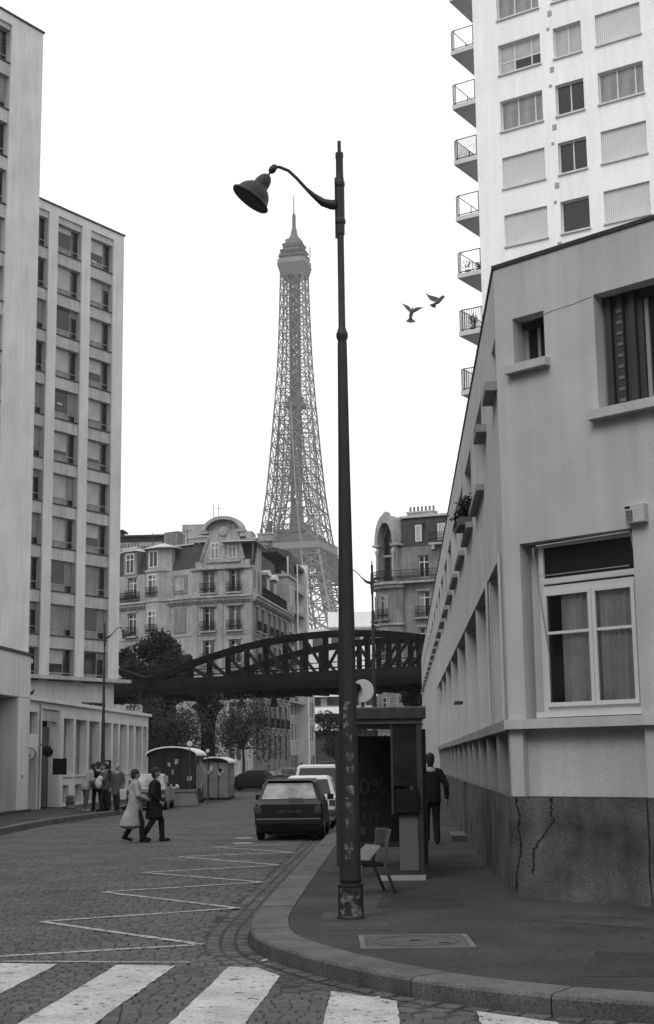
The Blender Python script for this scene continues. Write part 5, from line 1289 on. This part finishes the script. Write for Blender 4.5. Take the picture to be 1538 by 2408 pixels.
# ================================================================== PEOPLE
def capsule(mb,p,q,r0,r1,n=12):
    p=Vector(p);q=Vector(q);d=(q-p); L_=d.length; d=d.normalized() if L_>1e-6 else Vector((0,0,1))
    prof=[]
    for k in range(0,5): a=-pi/2+pi/2*k/4; prof.append((r0*cos(a),r0*sin(a)))
    for k in range(0,5): a=pi/2*k/4; prof.append((r1*cos(a),L_+r1*sin(a)))
    mb.lathe(prof,n,c=p,ax=d)
def ellip(mb,c,r,n=14):
    vs=[];m=9
    for i in range(m):
        a=-pi/2+pi*i/(m-1)
        for k in range(n): vs.append((c[0]+r[0]*max(cos(a),.01)*cos(2*pi*k/n),c[1]+r[1]*max(cos(a),.01)*sin(2*pi*k/n),c[2]+r[2]*sin(a)))
    fs=[tuple(range(n))[::-1],tuple(range((m-1)*n,m*n))]
    for i in range(m-1):
        for k in range(n): fs.append((i*n+k,i*n+(k+1)%n,(i+1)*n+(k+1)%n,(i+1)*n+k))
    mb.add(vs,fs)
def fuse(mb,name,m,parent,voxel=.014):
    me=mb.mesh(name,m); o=bpy.data.objects.new(name,me); COL.objects.link(o)
    rm=o.modifiers.new('r','REMESH'); rm.mode='VOXEL'; rm.voxel_size=voxel; rm.use_smooth_shade=True
    sm=o.modifiers.new('s','SMOOTH'); sm.iterations=3; sm.factor=.5
    m2=bpy.data.meshes.new_from_object(o.evaluated_get(bpy.context.evaluated_depsgraph_get())); bpy.data.objects.remove(o)
    return inst(name,m2,parent)
def hand(mb,w,d):
    w=Vector(w);d=Vector(d).normalized(); s=d.orthogonal().normalized(); capsule(mb,w,w+d*.07,.026,.03)
    for k,l in zip((-1.5,-.5,.5,1.5),(.065,.078,.072,.055)):
        a=w+d*.08+s*k*.014; b_=a+d*l*.6; capsule(mb,a,b_,.011,.010,8); capsule(mb,b_,b_+d*l*.4+s.cross(d)*.02,.010,.009,8)
    capsule(mb,w+d*.02+s*.025,w+d*.06+s*.055,.012,.010,8)
def person(loc,rotz,H,lab,top,legs=((.16,0,.0),(-.16,0,.0)),arms=None,coat=.75,coatw=1.0,trouser='trousers',hairm='hair',lean=0.,shoe='blackm',knee=.03,flare=0.,bag=None,group=None,look=0.,bald=False,skirt=None):
    """faces +y. legs: (foot y, foot x extra, foot lift) for left and right. arms: (elbow, hand) offsets for left and right"""
    s=H/1.72; r=root('person',loc,lab,'person',group,rotz=rotz); V3=lambda x,y,z:Vector((x*s,y*s,z*s))
    hip=.92; ln=lambda z: lean*(z-hip)
    b=MB()
    capsule(b,V3(0,0,hip),V3(0,ln(1.15),1.15),.125*s,.115*s); capsule(b,V3(0,ln(1.15),1.15),V3(0,ln(1.36),1.36),.12*s,.13*s)
    capsule(b,V3(-.12,ln(1.38),1.38),V3(.12,ln(1.38),1.38),.075*s,.075*s); capsule(b,V3(0,ln(1.42),1.42),V3(0,ln(1.55)+.01,1.53),.055*s,.052*s)
    hc=(0,(ln(1.62)+.02)*s,1.615*s)
    ellip(b,hc,(.075*s,.095*s,.115*s)); ellip(b,(0,hc[1]+.055*s,hc[2]-.05*s),(.05*s,.045*s,.055*s))
    capsule(b,(0,hc[1]+.09*s,hc[2]+.01*s),(0,hc[1]+.108*s,hc[2]-.025*s),.010*s,.014*s,8)      # nose
    for e in (-1,1): ellip(b,(e*.076*s,hc[1]-.005*s,hc[2]-.01*s),(.012*s,.022*s,.032*s),8)
    cl=MB(); tr=MB(); shb=MB(); ct=MB()
    for sx,(fy,fx,fz) in zip((-1,1),legs):
        H0=V3(sx*.09,0,hip-.03); F0=V3(sx*.09+fx,fy,.09+fz); mid=(H0+F0)/2+V3(0,knee+abs(fy)*.22+fz*.45,fz*.2); 
        for (mb,e) in ((b,0.),(tr,.016)):
            capsule(mb,H0,mid,(.085+e)*s,(.058+e)*s); capsule(mb,mid,F0+V3(0,0,.0),(.058+e)*s,(.042+e*1.3)*s)
        tip=V3(0,.15,-.045 if fz<.05 else -.10)
        capsule(b,F0-V3(0,.03,.03),F0+tip,.036*s,.03*s); capsule(shb,F0-V3(0,.04,.035),F0+tip,.045*s,.038*s)
    arms=arms or (((-.26,-.03,1.1),(-.25,.08,.85)),((.26,-.03,1.1),(.25,.08,.85)))
    for sx,(el,ha) in zip((-1,1),arms):
        sh=V3(sx*.175,ln(1.37),1.37); el=V3(*el); ha=V3(*ha)
        capsule(b,sh,el,.05*s,.04*s); capsule(b,el,ha,.038*s,.026*s); hand(b,ha,(ha-el)); capsule(ct,sh,el,.072*s,.062*s); capsule(ct,el,el+(ha-el)*.93,.06*s,.045*s)
    hem=hip-coat+.0
    capsule(ct,V3(-.12,ln(1.37),1.37),V3(.12,ln(1.37),1.37),.088*s,.088*s); capsule(ct,V3(0,ln(1.40),1.38),V3(0,ln(1.48),1.475),.085*s,.066*s)
    N_=16
    for k in range(N_):
        t=k/(N_-1); z=1.33+(hem-1.33)*t; wd=(.168+.04*t*coatw+.02*(1-t)); 
        ellip(ct,(0,(ln(max(z,hip))-flare*max(0,t-.5)*.5)*s,z*s),(wd*s,(.148+.04*t*coatw+flare*max(0,t-.4)*.35)*s,(.10)*s))
    fuse(b,'body','skin',r); fuse(tr,'trousers',trouser,r); fuse(ct,'coat',top,r,.016); fuse(shb,'shoes',shoe,r)
    if not bald:
        h=MB(); ellip(h,(0,hc[1]-.018*s,hc[2]+.035*s),(.092*s,.108*s,.10*s)); ellip(h,(0,hc[1]-.045*s,hc[2]-.035*s),(.083*s,.075*s,.095*s)); fuse(h,'hair',hairm,r)
    else:
        h=MB(); ellip(h,(0,hc[1]-.03*s,hc[2]+.0*s),(.083*s,.085*s,.075*s)); fuse(h,'hair',hairm,r)
    f=MB()
    for e in (-1,1): f.box(e*.03*s-.01,e*.03*s+.01,hc[1]+.088*s,hc[1]+.092*s,hc[2]+.012*s,hc[2]+.022*s)
    f.box(-.02,.02,hc[1]+.092*s,hc[1]+.098*s,hc[2]-.062*s,hc[2]-.056*s); f.build('eyes_and_mouth','blackm',r)
    return r
# crossing couple, walking to the right
person((-4.55,33.3,0),radians(-78),1.66,'woman in a long pale billowing raincoat crossing the street','coat',legs=((-.22,.0,.07),(.17,.0,0)),arms=(((-.24,.02,1.12),(-.10,.26,1.08)),((.24,.05,1.12),(.10,.28,1.02))),coat=.50,coatw=1.3,flare=.42,lean=-.02,group='pedestrians')
person((-4.13,33.5,0),radians(-84),1.70,'dark coated pedestrian walking just right of the pale raincoat','darkcoat',legs=((.19,.0,0),(-.24,.0,.07)),arms=(((-.26,-.05,1.12),(-.22,.12,.95)),((.26,-.05,1.12),(.22,.12,.95))),coat=.33,coatw=1.6,lean=.03,group='pedestrians')
# man walking away by the wall
person((2.02,28.84,.14),radians(0),1.78,'man in black walking away between the bus shelter and the wall','darkcoat',legs=((.18,.0,0),(-.12,.0,0)),arms=(((-.28,-.03,1.12),(-.28,.05,.86)),((.30,-.03,1.12),(.31,.04,.86))),coat=.10,coatw=.8,trouser='darkcoat',group='pedestrians')
# waiting group on the left pavement
person((-8.78,51.2,.14),radians(-60),1.68,'person in a pale grey jacket leaning forward, leftmost of the waiting group','palejacket',legs=((.02,.0,0),(-.04,.0,0)),arms=(((-.20,.16,1.12),(-.15,.34,.92)),((.24,.16,1.12),(.18,.36,.95))),coat=.10,lean=.42,trouser='greycoat',shoe='shoe',group='people waiting on the left pavement')
person((-8.42,51.7,.14),radians(30),1.74,'dark haired person in a dark jacket, behind the pale grey jacket','darkcoat',coat=.15,group='people waiting on the left pavement')
person((-8.12,51.3,.14),radians(120),1.70,'person in a dark jacket holding a pale bundle beside the parking machine','greycoat',arms=(((-.24,.12,1.12),(-.08,.30,1.15)),((.24,.12,1.12),(.08,.30,1.12))),coat=.12,group='people waiting on the left pavement')
person((-7.66,51.3,.14),radians(170),1.66,'balding person in a grey coat standing apart with a white carrier bag','greycoat',coat=.30,bald=True,group='people waiting on the left pavement',hairm='hair')
bg_=root('carrier_bag',(-7.42,51.15,.55),'white carrier bag hanging from the hand of the balding person','bag')
q=MB(); q.taper((-.10,.10,-.05,.05),(-.13,.13,-.06,.06),0,.36); q.build('bag_body','bag',bg_,bevel=.01); q=MB(); q.tube([(-.08,0,.36),(-.05,0,.48),(.05,0,.48),(.08,0,.36)],.008,6); q.build('handle','bag',bg_)
bd=root('pale_bundle',(-8.28,51.0,1.0),'pale cloth bundle held by the person beside the parking machine','bundle')
q=MB(); ellip(q,(0,0,.12),(.13,.13,.20)); ellip(q,(.05,0,.28),(.10,.10,.12)); fuse(q,'cloth','bag',bd)
person((-2.1,104,0),radians(20),1.7,'tiny dark figure standing beyond the far kiosk under the viaduct','darkcoat',coat=.3,group='pedestrians')

# ================================================================== PIGEONS
def wing(mb,root_,tip,chord,bulge,th=.006,n=8):
    """tapered cambered wing from root to tip in the x-z plane with some depth in y"""
    a=Vector(root_);b_=Vector(tip); d=b_-a; side_=Vector((-d.z,0,d.x)).normalized(); up=Vector((0,1,0))
    pr=[]
    for i in range(n+1):
        t=i/n; c_=chord*(1-t**2.2)*(.75+.5*sin(pi*min(t*1.3,1))) +.004; ctr=a+d*t+side_*(bulge*sin(pi*t))
        pr.append((ctr+side_*c_*.45, ctr-side_*c_*.55+up*c_*.25))
    vs=[]
    for l,r_ in pr: vs+=[l,r_,r_+up*th,l+up*th]
    fs=[(0,1,2,3),tuple(n*4+k for k in (3,2,1,0))]
    for i in range(n):
        for k in range(4): fs.append((i*4+k,i*4+(k+1)%4,(i+1)*4+(k+1)%4,(i+1)*4+k))
    mb.add(vs,fs)
def pigeon(loc,lab,body,wings,tail):
    r=root('pigeon',loc,lab,'bird','flying pigeons'); b=MB()
    for p,q2,r0,r1 in body: capsule(b,p,q2,r0,r1,10)
    fuse(b,'body','bird',r,.008)
    for a,t,c_,bu in wings: q=MB(); wing(q,a,t,c_,bu); q.build('wing','bird',r)
    q=MB(); a,l,rr_=tail; a=Vector(a); q.add([a+Vector((-.025,0,.01)),a+Vector((.025,0,.01)),Vector(rr_),(Vector(l)+Vector(rr_))/2+Vector((0,0,-.03)),Vector(l)]+[v+Vector((0,.012,0)) for v in (a+Vector((-.025,0,.01)),a+Vector((.025,0,.01)),Vector(rr_),(Vector(l)+Vector(rr_))/2+Vector((0,0,-.03)),Vector(l))],[(0,1,2,3,4),(9,8,7,6,5)]+[(i,(i+1)%5,5+(i+1)%5,5+i) for i in range(5)]); q.build('tail','bird',r)
    return r
pigeon((2.05,32,12.19),'lower left of two flying pigeons, wings raised in a wide V',[((0,0,.0),(.03,-.02,.10),.045,.05),((.03,-.02,.10),(.045,-.04,.17),.04,.022),((0,0,0),(-.01,.03,-.07),.043,.03)],
   [((.0,0,.11),(-.22,.05,.33),.085,-.02),((.06,0,.11),(.33,.08,.22),.075,.03)],((-.01,.02,-.06),(-.12,.03,-.13),(.12,.03,-.14)))
pigeon((2.70,32,12.52),'upper right of two flying pigeons, turned with one wing spread left',[((0,0,0),(.09,-.02,.09),.05,.045),((.09,-.02,.09),(.12,-.03,.13),.038,.025),((0,0,0),(-.10,.02,-.06),.042,.03)],
   [((.02,0,.05),(-.28,.05,.25),.13,.04),((.11,0,.10),(.16,.15,.23),.05,-.02)],((-.06,.02,-.03),(-.20,.03,-.05),(-.05,.03,-.13)))
pz=FL.pt(.6,-.05,4.34)
pg=root('pigeon',tuple(pz),'pigeon perched on the roof slab edge of the low wing','bird'); b=MB(); capsule(b,(-.05,0,.10),(.06,0,.13),.05,.05,10); capsule(b,(.06,0,.14),(.10,0,.22),.035,.03,8); capsule(b,(-.05,0,.09),(-.17,0,.04),.035,.015,8); fuse(b,'body','blackm',pg,.01)
b=MB(); b.bar((0,.02,0),(0,.02,.08),.012); b.bar((0,-.02,0),(0,-.02,.08),.012); b.build('legs','blackm',pg)

# ================================================================== TREES
def tree(loc,lab,h,blobs,n,size,leafm,trunk=.16,group='trees around the viaduct',twigs=0,seed=0):
    rnd=random.Random(seed); r=root('tree',(loc[0],loc[1],0),lab,'tree',group)
    t=MB(); t.tube([(0,0,0),(.05,.02,h*.3),(-.04,.05,h*.6)],[trunk,trunk*.8,trunk*.55],9)
    for c,rad in blobs: t.tube([(-.04,.05,h*.45),((c[0]-.04)*.5,(c[1])*.5,(h*.45+c[2])*.52),tuple(c)],[trunk*.5,trunk*.35,.02],6)
    t.build('trunk','bark',r)
    if twigs:
        t=MB()
        for k in range(twigs):
            c,rad=rnd.choice(blobs); a=Vector(c)+Vector([rnd.uniform(-.6,.6)*x for x in rad]); d=Vector((rnd.uniform(-1,1),rnd.uniform(-1,1),rnd.uniform(-.2,1))).normalized(); t.bar(a,a+d*rnd.uniform(.3,.9),.03,3)
        t.build('twigs','bark',r,kind='stuff')
    c_=MB()
    for c,rad in blobs: leafcloud(c,rad,int(n/len(blobs)),size,c_,rnd)
    c_.build('crown',leafm,r); return r
rt_=random.Random(9)
bl=[((rt_.uniform(-2.2,2.2),rt_.uniform(-1.5,1.5),9.2+rt_.uniform(-1.4,.8)),(1.1,1.1,.9)) for _ in range(13)]+[((.3,0,11.5),(1.1,1,1.0)),((-.6,0,10.9),(1.2,1,1.0)),((1.2,0,10.8),(.9,1,.9)),((-2.4,0,10.2),(.8,.8,.8)),((2.3,.2,9.7),(.8,.8,.8)),((0,0,8.2),(2.4,1.6,1.2))]
tree((-14.0,114),'dense dark evergreen tree rising above the left end of the viaduct',12,bl,15000,.17,'leaf',.25,seed=1)
bl=[((rt_.uniform(-1.9,1.9),rt_.uniform(-1.2,1.2),3.9+rt_.uniform(-1.4,1.9)),(1.7,1.5,1.2)) for _ in range(14)]
tree((-10.9,97),'thin leaved autumn tree under the viaduct left of the iron column',6,bl,4200,.09,'leaf2',.13,twigs=420,seed=2)
bl=[((rt_.uniform(-1.6,1.6),rt_.uniform(-1.2,1.2),3.9+rt_.uniform(-1.3,1.9)),(1.5,1.3,1.2)) for _ in range(12)]
tree((-6.0,98),'thin leaved autumn tree under the viaduct right of the iron column',6,bl,3200,.09,'leaf2',.12,twigs=380,seed=3)
bl=[((rt_.uniform(-1.8,1.8),rt_.uniform(-1.5,1.5),4.4+rt_.uniform(-1.8,1.8)),(1.2,1.2,1.)) for _ in range(10)]
tree((.6,150),'dark street tree beyond the viaduct just left of the lamp post',7,bl,3000,.13,'leaf',.16,seed=4)
tree((3.3,158),'dark street tree beyond the viaduct behind the lamp post',7,bl,3000,.13,'leaf',.16,seed=5)
bl=[((rt_.uniform(-.7,.7),rt_.uniform(-.5,.5),6.3+rt_.uniform(-.7,.7)),(.55,.5,.5)) for _ in range(7)]
tree((6.1,100),'small bushy tree beside the far corner wall beyond the viaduct',7,bl,1200,.1,'leaf2',.08,twigs=50,seed=6)
bl=[((rt_.uniform(-3,3),rt_.uniform(-2,2),4.0+rt_.uniform(-1.8,1.5)),(1.4,1.3,1.)) for _ in range(10)]
tree((-13.9,100),'dark bushy tree behind the stone pier at the left of the viaduct',6,bl,7000,.17,'leaf',.16,seed=7)

# ================================================================== HAZE
hz=MB(); hz.box(-420,420,-60,960,-1.2,330); me=hz.mesh('haze',volmat()); o=bpy.data.objects.new('haze',me); COL.objects.link(o); o['kind']='stuff'
